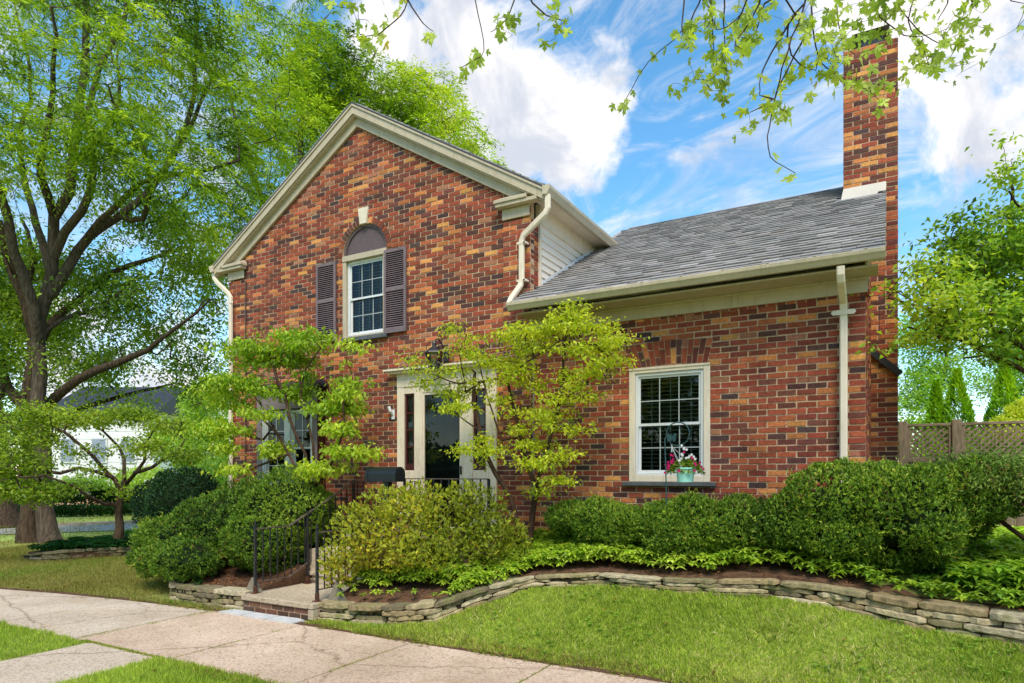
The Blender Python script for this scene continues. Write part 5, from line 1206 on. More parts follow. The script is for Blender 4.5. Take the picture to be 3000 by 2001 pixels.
leaf_obj('crown', [cl_leaf(t.tips, 24, .08, GRN, [10, 20, 26, 24, 14], 21, .14, -.35, .5, .5)], M['leaf'], st_)

# ---- dogwoods by the house
DOG = [(96, 134, 44), (132, 168, 52), (166, 194, 62), (196, 212, 74), (214, 222, 96)]
def tierD(u0, u1, v0, v1, D, ry=.28, w=None):
    c_ = WD((u0 + u1) / 2, (v0 + v1) / 2, D); y = D / (CY + SY * ((u0 + u1) / 2 - HU) / FP); return (c_, ((u1 - u0) / 2 / FP * y * .95, ry, max(.035, (v1 - v0) / 2 / FP * y * .75)), w or (u1 - u0) * (v1 - v0 + 12))
dg1 = thing('dogwood_tree', 'green layered dogwood in front of the bay window and left downspout', 'tree', tuple(WD(905, 1560, 7.0)), 'dogwoods against the brick front')
t = Tree(); t.limb([WD(905, 1560, 7.0), WD(908, 1480, 7.0), WD(905, 1410, 7.05)], .05, .04, step=.2)
for pts in ([(905, 1410), (895, 1330), (865, 1270), (850, 1220), (835, 1160), (800, 1080), (780, 1010)], [(905, 1420), (870, 1380), (845, 1330), (800, 1250), (770, 1190), (735, 1150)], [(905, 1410), (920, 1350), (910, 1250), (880, 1160), (890, 1090), (940, 1020)], [(905, 1420), (860, 1360), (820, 1290), (745, 1200), (690, 1175), (620, 1172), (560, 1190)], [(908, 1440), (960, 1380), (990, 1310), (1010, 1250), (1000, 1180)], [(770, 1290), (700, 1270), (620, 1260)], [(845, 1330), (720, 1380), (650, 1385)]):
    D = random.uniform(6.75, 7.2); t.limb([WD(u, v, 7.05 + (D - 7.05) * min(1, i / 2)) for i, (u, v) in enumerate(pts)], .022, .008, step=.2, wob=.012)
bl = [tierD(705, 1000, 970, 995, 7.0), tierD(590, 920, 1000, 1035, 6.8), tierD(680, 960, 1035, 1075, 7.1), tierD(590, 810, 1095, 1130, 6.7), tierD(745, 950, 1120, 1175, 7.1), tierD(935, 1095, 1141, 1170, 7.0), tierD(880, 1080, 1175, 1215, 7.1), tierD(520, 755, 1225, 1280, 6.6),
      tierD(950, 1055, 1232, 1275, 7.0),  tierD(945, 1110, 1295, 1345, 7.0), tierD(630, 745, 1355, 1390, 6.7), tierD(790, 1060, 1345, 1395, 6.9), tierD(620, 700, 1290, 1330, 6.6), tierD(760, 860, 1290, 1340, 7.1), tierD(1000, 1035, 1050, 1080, 7), tierD(860, 1010, 1060, 1120, 7.2, .25, 2000)]
bl += [tierD(u, u + 90 + 40 * (k % 3), v - 8, v + 8, 6.8 + .1 * (k % 4)) for k, (u, v) in enumerate(((640, 1060), (700, 1140), (820, 1010), (840, 1100), (620, 1180), (700, 1210), (930, 1190), (960, 1120), (560, 1150), (990, 1010)))]
T = blob_points(bl, 500); T = T[keep_off_house(T, .12)]; t.reach(T, .0025, .15, .05, .1); t.wood('trunk', M['twig'], dg1)
P5 = cl_leaf(t.tips, 22, .078, DOG, [10, 20, 26, 24, 14], 31, .085, -.75, .5, .55)
leaf_obj('crown', [P5], M['leaf'], dg1)

dg2 = thing('dogwood_tree', 'yellow-green layered dogwood with bare lower stems between the door and the wing window', 'tree', tuple(WD(1535, 1580, 7.25)), 'dogwoods against the brick front')
t = Tree(); t.limb([WD(1516, 1585, 7.2), WD(1510, 1500, 7.2), WD(1480, 1430, 7.15), WD(1430, 1345, 7.1), WD(1408, 1260, 7.1), WD(1388, 1180, 7.1), WD(1390, 1090, 7.05)], .038, .02, step=.15, wob=.006)
t.limb([WD(1550, 1585, 7.25), WD(1562, 1500, 7.25), WD(1572, 1430, 7.2), WD(1545, 1370, 7.2), WD(1525, 1280, 7.15), WD(1500, 1180, 7.15), WD(1480, 1100, 7.1)], .042, .016, parent=-1, step=.15, wob=.006)
for pts, r0 in (([(1572, 1430), (1600, 1330), (1615, 1270), (1640, 1180), (1650, 1080), (1655, 1000), (1680, 930)], .022), ([(1388, 1250), (1340, 1215), (1300, 1190)], .012), ([(1390, 1120), (1345, 1125), (1290, 1105), (1240, 1085)], .013), ([(1470, 1290), (1440, 1200), (1412, 1100), (1395, 1040)], .014), ([(1390, 1120), (1440, 1115), (1520, 1090), (1600, 1060)], .012),
                ([(1365, 1150), (1355, 1080), (1345, 1030)], .012), ([(1480, 1110), (1560, 1050), (1640, 1000), (1700, 960)], .014), ([(1640, 1180), (1720, 1120), (1780, 1080)], .012), ([(1540, 1350), (1600, 1360), (1670, 1400)], .012), ([(1655, 1000), (1750, 1010), (1860, 1000)], .010)):
    D = random.uniform(6.8, 7.15); t.limb([WD(u, v, 7.1 + (D - 7.1) * min(1, i / 2)) for i, (u, v) in enumerate(pts)], r0, .005, step=.12, wob=.006)
td = lambda u0, u1, v, D=7.0, h=16: tierD(u0, u1, v - h / 2, v + h / 2, D, .24)
bl = [td(1640, 1715, 895, 7.05, 10), td(1590, 1760, 930, 7.0), td(1290, 1400, 965, 6.9, 10), td(1330, 1420, 990, 7), td(1400, 1560, 985, 7.1, 26), td(1470, 1700, 965, 6.95, 30), td(1770, 1875, 1000, 6.9, 12), td(1240, 1450, 1025, 6.95, 24), td(1168, 1300, 1052, 6.9, 18), td(1380, 1560, 1060, 7.15, 26),
      td(1580, 1820, 1025, 7.05, 28), td(1205, 1400, 1085, 6.9, 14), td(1450, 1570, 1080, 6.95, 18), td(1640, 1810, 1090, 6.95, 18), td(1210, 1300, 1120, 6.9), td(1280, 1370, 1155, 7.1, 24), td(1430, 1500, 1170, 7.1), td(1550, 1660, 1160, 7.0, 18), td(1285, 1400, 1195, 7.0, 26), td(1600, 1790, 1165, 7.0, 14), td(1480, 1570, 1255, 7.1, 20),
      td(1380, 1460, 1285, 7.1, 16), td(1310, 1500, 1318, 6.9, 20), td(1500, 1620, 1300, 7.1, 24), td(1490, 1660, 1355, 6.95, 26), td(1570, 1690, 1405, 7.0, 16), td(1600, 1640, 1240, 7.0, 34), td(1540, 1620, 1440, 7.15, 20), td(1560, 1690, 1210, 7.05, 16)]
bl += [td(u, u + 60 + 50 * ((k * 7) % 3), v, 6.95 + .08 * (k % 4), 14) for k, (u, v) in enumerate(((1250, 1005), (1350, 1045), (1480, 1020), (1560, 1000), (1620, 960), (1420, 1110), (1530, 1130), (1600, 1100), (1700, 1060), (1660, 1130), (1330, 1120), (1240, 1150), (1560, 1210), (1640, 1260), (1450, 1210), (1400, 1360), (1600, 1330), (1700, 1000), (1750, 960)))]
T = blob_points(bl, 600); T = T[keep_off_house(T, .12)]; cl_ = np.array([0, CAMY, 0.]); ll = np.array([lx, ly, 1.72]) - cl_; tt = ((T - cl_) @ ll) / (ll @ ll); T = T[np.linalg.norm(T - cl_ - tt[:, None] * ll, axis=1) > .19]; t.reach(T, .0022, .12, .04, .08); t.wood('trunk', M['twig'], dg2)
YEL = [(120, 150, 46), (158, 182, 52), (190, 204, 58), (212, 216, 66), (224, 222, 88)]
leaf_obj('crown', [cl_leaf(t.tips, 20, .056, YEL, [10, 20, 28, 28, 12], 41, .075, -.5, .45, .5)], M['leaf'], dg2)

# ---- tree at the right edge
rt = thing('crabapple_tree', 'green leafy tree reaching in from the right edge past the chimney', 'tree', tuple((W(3350, 1500, 8.2).x, W(3350, 1500, 8.2).y, -.9)))
t = Tree(); b0 = W(3350, 1500, 8.2); b0.z = -.95; t.limb([b0, W(3340, 1350, 8.2), W(3300, 1220, 8.2)], .12, .1, step=.3)
for k, pts in enumerate(([(3300, 1220), (3100, 1140), (2950, 1060), (2850, 1010), (2760, 990), (2660, 960)], [(3300, 1220), (3120, 1100), (3000, 1020), (2900, 960), (2800, 940), (2700, 900), (2600, 870)], [(3300, 1220), (3150, 1050), (3030, 950), (2920, 880), (2820, 830), (2720, 780)], [(3310, 1240), (3200, 1000), (3080, 860), (2980, 780), (2880, 700), (2800, 660)],
                ([(3300, 1220), (3220, 950), (3120, 760), (3020, 640), (2950, 560)]), [(3300, 1220), (3150, 1130), (3020, 1060), (2900, 1040), (2820, 1050)], [(2980, 780), (2960, 650), (2965, 560), (2950, 490)])):
    t.limb([W(u, v, 8.2 - [.4, 1.2, -.5, .3, .8, -.3, .2][k] * i / len(pts)) for i, (u, v) in enumerate(pts)], .045, .01, step=.2, wob=.015)
bl = [(W(2860, 780, 7.8), (.75, .8, .42)), (W(2720, 850, 7.2), (.5, .5, .35)), (W(2960, 700, 8), (.6, .8, .38)), (W(3080, 800, 8), (.8, .9, .8)), (W(2880, 930, 7.6), (.8, .8, .35)), (W(2760, 960, 7.3), (.5, .5, .22)), (W(2620, 880, 6.7), (.22, .3, .22)), (W(2590, 1000, 6.6), (.20, .25, .12)), (W(2960, 510, 8), (.10, .2, .16), .02), (W(2820, 660, 7.8), (.42, .5, .2)), (W(3000, 600, 8.2), (.35, .4, .2)),
      (W(2640, 790, 6.9), (.15, .3, .13)), (W(3020, 1000, 8), (.5, .6, .3)), (W(2690, 740, 7.3), (.22, .3, .10)), (W(2900, 1040, 7.8), (.5, .5, .12), .02), (W(2930, 420, 8.2), (.05, .1, .1), .004)]
T = blob_points(bl, 560); T = T[keep_off_house(T, .15)]; t.reach(T, .003, .18, .05, .08); t.wood('trunk', M['twig'], rt)
leaf_obj('crown', [cl_leaf(t.tips, 26, .078, [(84, 116, 38), (112, 150, 46), (144, 178, 56), (176, 200, 68), (206, 218, 92)], [8, 18, 28, 26, 12], 51, .10, -.35, .48, .45)], M['leaf'], rt)

# ---- overhead maple
mp = thing('silver_maple', 'silver maple whose leafy twigs hang across the top of the sky', 'tree', tuple(W(1500, 1390, 1.0) + Vector((5.2, -.5, GZ))))
t = Tree(); tb = ORIG[mp]; L1 = [tb, tb + Vector((0, .1, 2.5)), tb + Vector((-.3, .5, 5.0)), W(3500, -250, 4.6), W(2800, -200, 4.8), W(2200, -170, 5.0), W(1600, -160, 5.2), W(1100, -130, 5.4)]
t.limb(L1, .22, .03, step=.3)
TW = [[(1197, -120), (1195, 5), (1160, 60), (1110, 100), (1035, 110)], [(1195, 0), (1240, 70), (1270, 92)], [(1395, -120), (1392, 0), (1410, 80), (1418, 150), (1395, 172), (1350, 200)], [(1520, -100), (1510, 0), (1490, 50), (1440, 95)], [(1535, -60), (1560, 10), (1600, 45), (1665, 60)], [(2080, -120), (2050, 10), (1990, 100), (1900, 180), (1850, 260), (1812, 335)],
      [(2375, -120), (2358, 10), (2320, 110), (2292, 200), (2265, 310), (2250, 400), (2256, 460), (2290, 485), (2330, 505)], [(2382, -120), (2378, 0), (2382, 80), (2400, 180), (2450, 215), (2530, 260), (2590, 240)], [(2445, -80), (2450, 0), (2468, 120), (2505, 160)], [(2540, -80), (2560, 20), (2600, 70), (2645, 105), (2700, 107)], [(2125, -100), (2120, 20), (2122, 130), (2123, 240)],
      [(2240, -100), (2225, 10), (2180, 90), (2152, 130), (2190, 152)], [(2620, -80), (2630, 10), (2700, 95), (2760, 128), (2830, 132)], [(2785, -80), (2775, 10), (2745, 60)], [(2930, -60), (2960, 2), (3010, 12)], [(2060, -80), (2085, 30), (2088, 120), (2098, 215)], [(2240, 10), (2210, 100), (2170, 110), (2150, 140)], [(2340, 30), (2290, 110), (2235, 200), (2224, 280)], [(2370, 80), (2330, 160), (2290, 240), (2270, 300), (2310, 330)],
      [(2010, -60), (2000, 50), (1998, 110)], [(2840, -60), (2850, 0), (2845, 30)], [(930, -60), (960, 0), (990, 20)], [(2265, 290), (2240, 310), (2200, 330)], [(2310, 60), (2315, 160), (2370, 205), (2390, 205)], [(2700, -60), (2660, 60), (2700, 130), (2720, 190)], [(2200, -40), (2170, 40), (2130, 80)]]
mts = []; mdirs = []
for k, pts in enumerate(TW):
    y = 4.7 + (k * .37 % 1.0); wp = [W(u, v, y + .08 * math.sin(i * 2 + k)) for i, (u, v) in enumerate(pts)]; t.limb(wp, .008, .0028, step=.08, wob=.004)
    tot = resample(wp, .05); n = len(tot)
    for i, q in enumerate(tot):
        f = i / n
        if q.z > 3.9: continue
        dens = .25 + .9 * max(0, f - .35) * 1.6
        if k in (6,): dens = .95 if (.48 < f < .62 or f > .88) else .04
        if k in (5,): dens = .95 if f > .55 else .3
        if k in (1, 2): dens = .9 if f > .72 else .06
        nl = np.random.default_rng(k * 100 + i).poisson(dens * 1.5)
        for _ in range(nl): mts.append(q + Vector(RNG.normal(0, .035, 3)))
# extra leafy sprays between the twigs at upper right
ext = [(W(u, v, y), (rx, .35, rz)) for u, v, y, rx, rz in ((2440, 110, 5, .22, .20), (2500, 220, 5, .18, .09), (2470, 200, 5.1, .2, .12), (2600, 270, 5, .12, .05), (2760, 130, 5, .26, .14), (2840, 170, 5, .14, .11), (2100, 170, 5.1, .16, .2), (2120, 270, 5.2, .12, .1), (2060, 60, 5, .18, .12), (2330, 60, 5, .14, .16), (2200, 330, 5.2, .12, .08), (2310, 320, 5.2, .1, .04), (2580, 40, 5, .22, .08), (2690, 180, 5, .16, .12), (2180, 60, 5.2, .22, .14), (1480, 80, 5.1, .1, .06), (1600, 70, 5.1, .12, .05), (2990, 70, 4.8, .1, .12), (1080, 30, 5.3, .16, .1), (2640, 30, 5, .3, .1), (2850, 20, 5, .2, .06), (2350, 180, 5.3, .16, .1), (2480, 20, 5.1, .3, .08), (2000, 230, 5.2, .1, .08))]
Te = blob_points(ext, 330); t.reach(Te, .0011, .12, -.05, .05, 3.2); t.wood('trunk', M['twig'], mp)
pts_all = np.concatenate([np.array([list(q) for q in mts]), Te + RNG.normal(0, .02, Te.shape)])
half = [(0, 0), (.16, -.06), (.40, -.16), (.30, .02), (.42, .08), (.24, .17), (.52, .30), (.66, .36), (.60, .46), (.74, .66), (.50, .56), (.44, .64), (.34, .46), (.14, .44), (.22, .66), (.30, .72), (.18, .82), (.20, .92), (.08, .90), (0, 1.14)]
out = np.array(half + [(-x, y) for x, y in half[-2:0:-1]]); K = len(out)
def lobed(P, A, Nn, L_, cols):
    n = len(P); A = norm(A); S = norm(np.cross(A, Nn)); U = np.cross(S, A); bend = RNG.uniform(-.25, .35, n)
    ctr = P + A * (.30 * L_)[:, None]; V = np.empty((n, K + 1, 3)); V[:, 0] = ctr
    for i, (x, y) in enumerate(out):
        V[:, i + 1] = P + S * (x * L_)[:, None] + A * (y * L_)[:, None] - U * ((abs(x) * .25 + y * y * bend) * L_)[:, None]
    f = np.array([[0, 1 + i, 1 + (i + 1) % K] for i in range(K)]); F = ((np.arange(n) * (K + 1))[:, None, None] + f[None]).reshape(-1, 3)
    return V.reshape(-1, 3), F, np.repeat(cols, K + 1, 0)
m = len(pts_all); A = RNG.normal(0, .5, (m, 3)); A[:, 2] -= .95; Nn = RNG.normal(0, 1, (m, 3)); Nn[:, 2] *= .5
cm = pick_cols(m, [(128, 150, 66), (156, 178, 76), (182, 200, 88), (202, 214, 110), (210, 190, 92)], [14, 26, 30, 20, 6], pts_all, 2.5, 61)
leaf_obj('leaves', [lobed(pts_all, A, Nn, RNG.uniform(.042, .09, m), cm)], M['leafthin'], mp)

# ------------------------------------------------------------------ clipped shrubs
YEW = [(48, 72, 32), (70, 100, 36), (94, 128, 42), (122, 154, 48), (152, 176, 58), (184, 196, 74)]
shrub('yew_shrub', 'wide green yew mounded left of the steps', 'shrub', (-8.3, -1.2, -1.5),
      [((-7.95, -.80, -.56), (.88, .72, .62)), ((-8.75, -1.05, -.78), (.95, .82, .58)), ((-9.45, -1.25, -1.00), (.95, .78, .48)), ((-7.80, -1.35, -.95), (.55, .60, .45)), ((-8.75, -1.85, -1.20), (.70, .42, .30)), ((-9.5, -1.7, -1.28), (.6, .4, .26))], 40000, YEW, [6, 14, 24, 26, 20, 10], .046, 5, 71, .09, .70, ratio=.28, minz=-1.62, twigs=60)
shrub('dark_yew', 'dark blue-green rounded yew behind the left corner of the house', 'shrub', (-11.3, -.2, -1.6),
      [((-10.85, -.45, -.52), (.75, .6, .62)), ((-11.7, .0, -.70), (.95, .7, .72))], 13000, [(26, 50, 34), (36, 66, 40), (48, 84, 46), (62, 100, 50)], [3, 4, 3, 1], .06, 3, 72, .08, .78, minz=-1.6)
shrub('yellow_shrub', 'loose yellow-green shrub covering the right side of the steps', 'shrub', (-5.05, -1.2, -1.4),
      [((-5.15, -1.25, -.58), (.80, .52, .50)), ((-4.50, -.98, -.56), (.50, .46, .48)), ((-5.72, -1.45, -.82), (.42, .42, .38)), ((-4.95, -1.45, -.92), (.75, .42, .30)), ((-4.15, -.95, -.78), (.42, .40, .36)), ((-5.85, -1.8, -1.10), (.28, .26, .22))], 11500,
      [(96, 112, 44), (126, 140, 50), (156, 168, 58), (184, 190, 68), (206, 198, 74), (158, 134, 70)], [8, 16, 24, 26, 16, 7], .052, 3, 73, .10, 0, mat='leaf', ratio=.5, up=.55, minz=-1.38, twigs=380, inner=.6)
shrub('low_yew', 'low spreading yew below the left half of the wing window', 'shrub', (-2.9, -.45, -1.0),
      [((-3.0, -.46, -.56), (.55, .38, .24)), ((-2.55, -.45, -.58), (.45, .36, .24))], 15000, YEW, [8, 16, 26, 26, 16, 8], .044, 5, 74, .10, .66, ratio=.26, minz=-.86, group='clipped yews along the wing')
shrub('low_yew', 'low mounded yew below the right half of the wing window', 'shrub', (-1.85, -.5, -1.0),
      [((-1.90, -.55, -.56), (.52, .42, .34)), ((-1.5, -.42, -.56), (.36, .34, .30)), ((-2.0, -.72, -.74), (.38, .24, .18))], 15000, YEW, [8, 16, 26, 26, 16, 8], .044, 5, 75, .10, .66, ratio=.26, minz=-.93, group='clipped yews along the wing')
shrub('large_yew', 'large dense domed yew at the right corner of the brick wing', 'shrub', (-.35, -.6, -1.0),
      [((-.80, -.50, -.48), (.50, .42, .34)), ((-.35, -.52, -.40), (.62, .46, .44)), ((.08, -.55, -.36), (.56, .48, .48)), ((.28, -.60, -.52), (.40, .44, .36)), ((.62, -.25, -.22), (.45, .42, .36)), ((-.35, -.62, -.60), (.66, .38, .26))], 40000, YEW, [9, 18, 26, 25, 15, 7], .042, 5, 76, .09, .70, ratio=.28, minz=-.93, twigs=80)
# brown tips caught in the yews are part of the same foliage; the leggy shrub behind shows its branches
lg = thing('leggy_shrub', 'leggy brown-branched shrub with thin foliage at the right edge before the fence', 'shrub', (1.35, -.3, -.95))
t = Tree(); t.limb([Vector((1.25, -.35, -1.0)), Vector((1.3, -.3, -.75))], .03, .03, step=.1)
for e in ((.95, -.5, -.1), (1.3, -.2, .0), (1.7, -.4, -.08), (2.1, -.2, -.1), (.7, -.1, .02), (1.5, -.75, -.2), (2.0, -.6, -.3)): t.limb([Vector((1.3, -.3, -.75)), Vector((1.3 + (e[0] - 1.3) * .6, -.3 + (e[1] + .3) * .5, -.45)), Vector(e)], .018, .008, step=.12, wob=.015)
blg = [((1.0, -.4, -.02), (.5, .45, .17)), ((1.7, -.4, -.04), (.65, .45, .20)), ((1.7, -.7, -.35), (.45, .25, .2)), ((2.3, -.4, -.15), (.5, .45, .26)), ((.75, .0, .04), (.4, .35, .13)), ((1.25, .2, -.1), (.6, .3, .2))]
def wb(bs, n): # world-aligned blobs
    k = RNG.choice(len(bs), n); d = norm(RNG.normal(size=(n, 3))) * (RNG.uniform(0, 1, n) ** .4)[:, None]; return np.array([b[0] for b in bs])[k] + d * np.array([b[1] for b in bs])[k]
t.reach(wb(blg, 640), .0022, .1, .02, .12); t.wood('branches', M['twig'], lg)
P = np.repeat(t.tips[:640], 34, 0) + RNG.normal(0, .05, (21760, 3)); m = len(P)
leaf_obj('foliage', [leaves(P, rdir(m, .3), rdir(m, .5), RNG.uniform(.03, .06, m), RNG.uniform(.012, .02, m), pick_cols(m, [(76, 100, 44), (104, 132, 54), (134, 156, 66), (150, 120, 70)], [3, 4, 3, 1], P, 3))], M['needle'], lg)

# planter flowers
n = 620; th = RNG.uniform(0, 6.28, n); rr3 = RNG.uniform(0, 1, n) ** .5 * .20; P = np.stack([pc.x + rr3 * np.cos(th), pc.y + rr3 * np.sin(th) * .6, pc.z + .17 + (.2 - rr3) * .55 * RNG.uniform(.2, 1, n) - np.maximum(0, rr3 - .13) * .9], 1)
leaf_obj('foliage', [leaves(P, rdir(n, .2), rdir(n, .8), RNG.uniform(.03, .055, n), RNG.uniform(.012, .02, n), pick_cols(n, [(84, 110, 36), (126, 150, 50), (160, 176, 70)], [2, 3, 2]))], M['leaf'], pot)
for nm, side, colr, cnt in (('magenta_flowers', 1, (206, 26, 108), 30), ('white_flowers', 0, (240, 236, 240), 18)):
    Vs = []
    for _ in range(cnt):
        if side: a0 = random.choice([random.uniform(-.8, .8), random.uniform(2.3, 4.0), random.uniform(0, 6.28)]); r = random.uniform(.12, .23)
        else: a0 = random.uniform(0, 6.28); r = random.uniform(0, .13)
        c = Vector((pc.x + r * math.cos(a0), pc.y - .04 + r * math.sin(a0) * .6, pc.z + .18 + (.22 - r) * random.uniform(.5, .95) - max(0, r - .14) * .8 + (.06 if random.random() < .15 else 0)))
        P = np.repeat(np.array([list(c)]), 5, 0); an = np.arange(5) * 1.2566 + random.uniform(0, 1); A = np.stack([np.cos(an), -np.full(5, .35), np.sin(an)], 1)
        leaf_obj('magenta_flower' if side else 'white_flower', [leaves(P, A, np.tile([0, -1.0, .3], (5, 1)), np.full(5, .017), np.full(5, .017), np.tile(s2l(colr), (5, 1)) * RNG.uniform(.85, 1.1, (5, 1)), .05, .1)], M['petal'], pot)

# ------------------------------------------------------------------ ground cover, mulch, grass
def bed_sampler(bed, n, xlim=None):
    vs, fs = bed; V = np.array(vs); F = np.array(fs); T_ = V[F]; a = np.linalg.norm(np.cross(T_[:, 1] - T_[:, 0], T_[:, 3] - T_[:, 0]), axis=1); k = RNG.choice(len(F), n, p=a / a.sum())
    u, v = RNG.uniform(size=(2, n, 1)); q = T_[k]; return (q[:, 0] * (1 - u) + q[:, 1] * u) * (1 - v) + (q[:, 3] * (1 - u) + q[:, 2] * u) * v
def wall_y(X, pts):
    xs_ = np.array([p.x for p in pts]); ys_ = np.array([p.y for p in pts]); i = np.argsort(xs_); return np.interp(X, xs_[i], ys_[i])
def pachy(P, name, lab, pal, w, size=.06, h=.12, seed=0):
    n = len(P); hh_ = h * RNG.uniform(.45, 1.1, n) * (1 + .35 * lownoise(P, 3.0, seed)); top = P.copy(); top[:, 2] += np.maximum(.03, hh_); c = pick_cols(n, pal, w, P, 1.6, seed); parts = []
    for ring, (cnt, el, sc) in enumerate(((5, -.15, 1.0), (4, .55, .7))):
        for k in range(cnt):
            an = 2 * math.pi * k / cnt + RNG.uniform(0, 6.28, n) * 0 + (RNG.uniform(0, 6.28, n) if k < 0 else 0) + np.arange(n) * 1.7 + ring
            A = np.stack([np.cos(an), np.sin(an), np.full(n, el) + RNG.normal(0, .2, n)], 1); parts.append(leaves(top, A, np.tile([0, 0, 1.0], (n, 1)) + RNG.normal(0, .2, (n, 3)), size * sc * RNG.uniform(.8, 1.25, n), size * sc * .5 * RNG.uniform(.8, 1.2, n), c * (1 + RNG.normal(0, .08, (n, 1))) * (1.0 if ring == 0 else 1.12), .12, .18))
    o = leaf_obj(name, parts, M['glossleaf']); props(o, lab, 'ground cover', None, 'stuff'); return o
PAC = [(72, 104, 34), (104, 138, 42), (138, 168, 52), (170, 192, 64), (196, 210, 92)]
P = bed_sampler(BED_R, 90000); P = P[(P[:, 0] < 4) & (P[:, 1] < 1.6)]
q = lownoise(P, 3.0, 5); wy = wall_y(P[:, 0], fr); dd = P[:, 1] - wy; X_ = P[:, 0]; keep = RNG.uniform(0, 1, len(P))
dens = np.where(X_ < -2.2, .62, np.where(X_ < -.3, .34, .46)); dens = dens * np.clip(.75 + .5 * q, .15, 1)
dens = np.where((X_ < -4.2) & (dd < .30 + .1 * q), .03, dens); dens = np.where((X_ >= -4.2) & (X_ < -2.2) & (dd < -.02), .3, dens)
dens = np.where((X_ >= -2.2) & (X_ < -.3) & (dd > .6), .12, dens); dens = np.where((X_ > .35) & (dd < .24 + .1 * q), .06, dens)
P1 = P[(keep < dens * .8) & (X_ > -5.85) & ((P[:, 1] < -.02) | (X_ > 0))]
pachy(P1, 'ground_cover', 'dense glossy green ground cover filling the bed behind the long stone wall', PAC, [8, 20, 30, 28, 14], .068, .19, 81)
P2 = bed_sampler(BED_R, 16000); ok = (P2[:, 0] > .45) & (P2[:, 0] < 4.5) & (P2[:, 1] > -.95) & (P2[:, 1] < 2.4); pr = P2[ok]; pr[:, 2] += .08
pachy(pr, 'leafy_perennials', 'taller pale green leafy perennials at the right edge before the fence', [(86, 124, 36), (118, 156, 44), (150, 182, 58), (182, 206, 78)], [10, 24, 30, 20], .085, .26, 82)
P3 = bed_sampler(BED_F, 5200); P3 = P3[(P3[:, 0] > -16.5)]
pachy(P3, 'ground_cover', 'dark green ground cover around the small dogwood at far left', [(30, 70, 28), (42, 92, 34), (58, 114, 42)], [3, 4, 3], .085, .14, 83)
P4 = bed_sampler(BED_L, 900); P4 = P4[lownoise(P4, 2, 3) > .1]
pachy(P4, 'ground_cover', 'sparse shaded ground cover under the wide yew left of the steps', [(34, 74, 28), (50, 96, 36)], [3, 3], .055, .08, 84)
# mulch chips
parts = []
for bed, n in ((BED_R, 15000), (BED_L, 9000)):
    P = bed_sampler(bed, n); P[:, 2] += .006 + RNG.uniform(0, .012, n); P = P[P[:, 1] < .8]; m = len(P); A = rdir(m, 0, .2); parts.append(leaves(P, A, rdir(m, 2.5), RNG.uniform(.015, .05, m), RNG.uniform(.008, .016, m), pick_cols(m, [(78, 48, 34), (112, 70, 46), (150, 98, 62), (176, 128, 84), (96, 74, 60)], [3, 4, 3, 2, 2], P, 3), .1, .1))
o = leaf_obj('mulch_chips', parts, M['chip']); props(o, 'brown wood chip mulch and dry leaves on the planting beds', 'mulch', None, 'stuff')

def in_walk(X, Y):
    e1 = np.array([walk_edge(x, True) for x in X]); e0 = np.array([walk_edge(x, False) for x in X])
    wob = .025 * np.sin(X * 5.3) + .02 * np.sin(X * 13.1)
    return ((Y < e1 + .05 + wob) & (Y > e0 - .0 + wob)) | ((X > -7.17 + wob) & (X < -5.96 - wob) & (Y < -4))
GR = [(98, 118, 42), (138, 160, 56), (168, 190, 72), (192, 206, 92), (214, 212, 130)]
GR_SHADE = [(112, 104, 52), (136, 128, 66), (154, 146, 78), (174, 160, 100), (120, 126, 56)]  # duller grass palette: the trees' shade is put into the blade colours
def turf_blades(n, xr, yr, size, pal, w, seed, cond, dens_bias=None, lean=.45):
    X = RNG.uniform(*xr, n); Y = RNG.uniform(*yr, n); ok = cond(X, Y); X, Y = X[ok], Y[ok]
    Z = np.array([lawn_z(a, b) for a, b in zip(X, Y)]) - .012; P = np.stack([X, Y, Z], 1); m = len(P)
    A = RNG.normal(0, lean, (m, 3)); A[:, 2] = 1; A += np.array([1, 0, 0]) * (lownoise(P, 3, seed) * .4)[:, None]
    c = pick_cols(m, pal, w, P, 1.7, seed, .16, 1.25); h = size * RNG.uniform(.55, 1.3, m) * (1 + .25 * lownoise(P, 2.3, seed + 1))
    return leaves(P, A, rdir(m, .1), h, np.full(m, .0052) * RNG.uniform(.8, 1.6, m) * (size / .05) ** .5, c, 0, RNG.uniform(0, .3))
br_cond = lambda X, Y: ~in_walk(X, Y) & (Y < wall_y(X, wall_r) - .0) & (X > -5.85)
parts = [turf_blades(140000, (-5.9, 2.6), (-2.45, -.4), .050, GR, [8, 20, 32, 24, 10], 91, br_cond),
         turf_blades(90000, (-6.0, -1.4), (-6.2, -3.9), .055, GR, [8, 20, 32, 24, 10], 92, lambda X, Y: ~in_walk(X, Y) & (Y < -4.03 - .02 * np.sin(X * 4))),
         turf_blades(40000, (-10.5, -7.1), (-6.5, -3.9), .055, GR, [8, 22, 32, 22, 8], 93, lambda X, Y: ~in_walk(X, Y))]
parts += [turf_blades(9000, (-5.9, 2.6), (-2.45, -.4), .085, [(150, 168, 76), (204, 200, 120), (214, 204, 150), (120, 150, 50)], [3, 2, 2, 3], 96, lambda X, Y: br_cond(X, Y) & (np.sin(X * 3.3 + Y * 2) + np.sin(X * 7.1 - Y * 5) > .2), lean=.8),
          turf_blades(7000, (-5.9, 2.6), (-2.44, -2.2), .06, [(170, 150, 90), (130, 130, 60), (190, 170, 110)], [3, 3, 2], 97, br_cond, lean=.9),
          turf_blades(2500, (-6.0, -1.4), (-4.2, -4.0), .06, [(170, 150, 90), (150, 160, 70), (190, 180, 110)], [3, 3, 2], 98, lambda X, Y: Y < -4.0, lean=.9)]
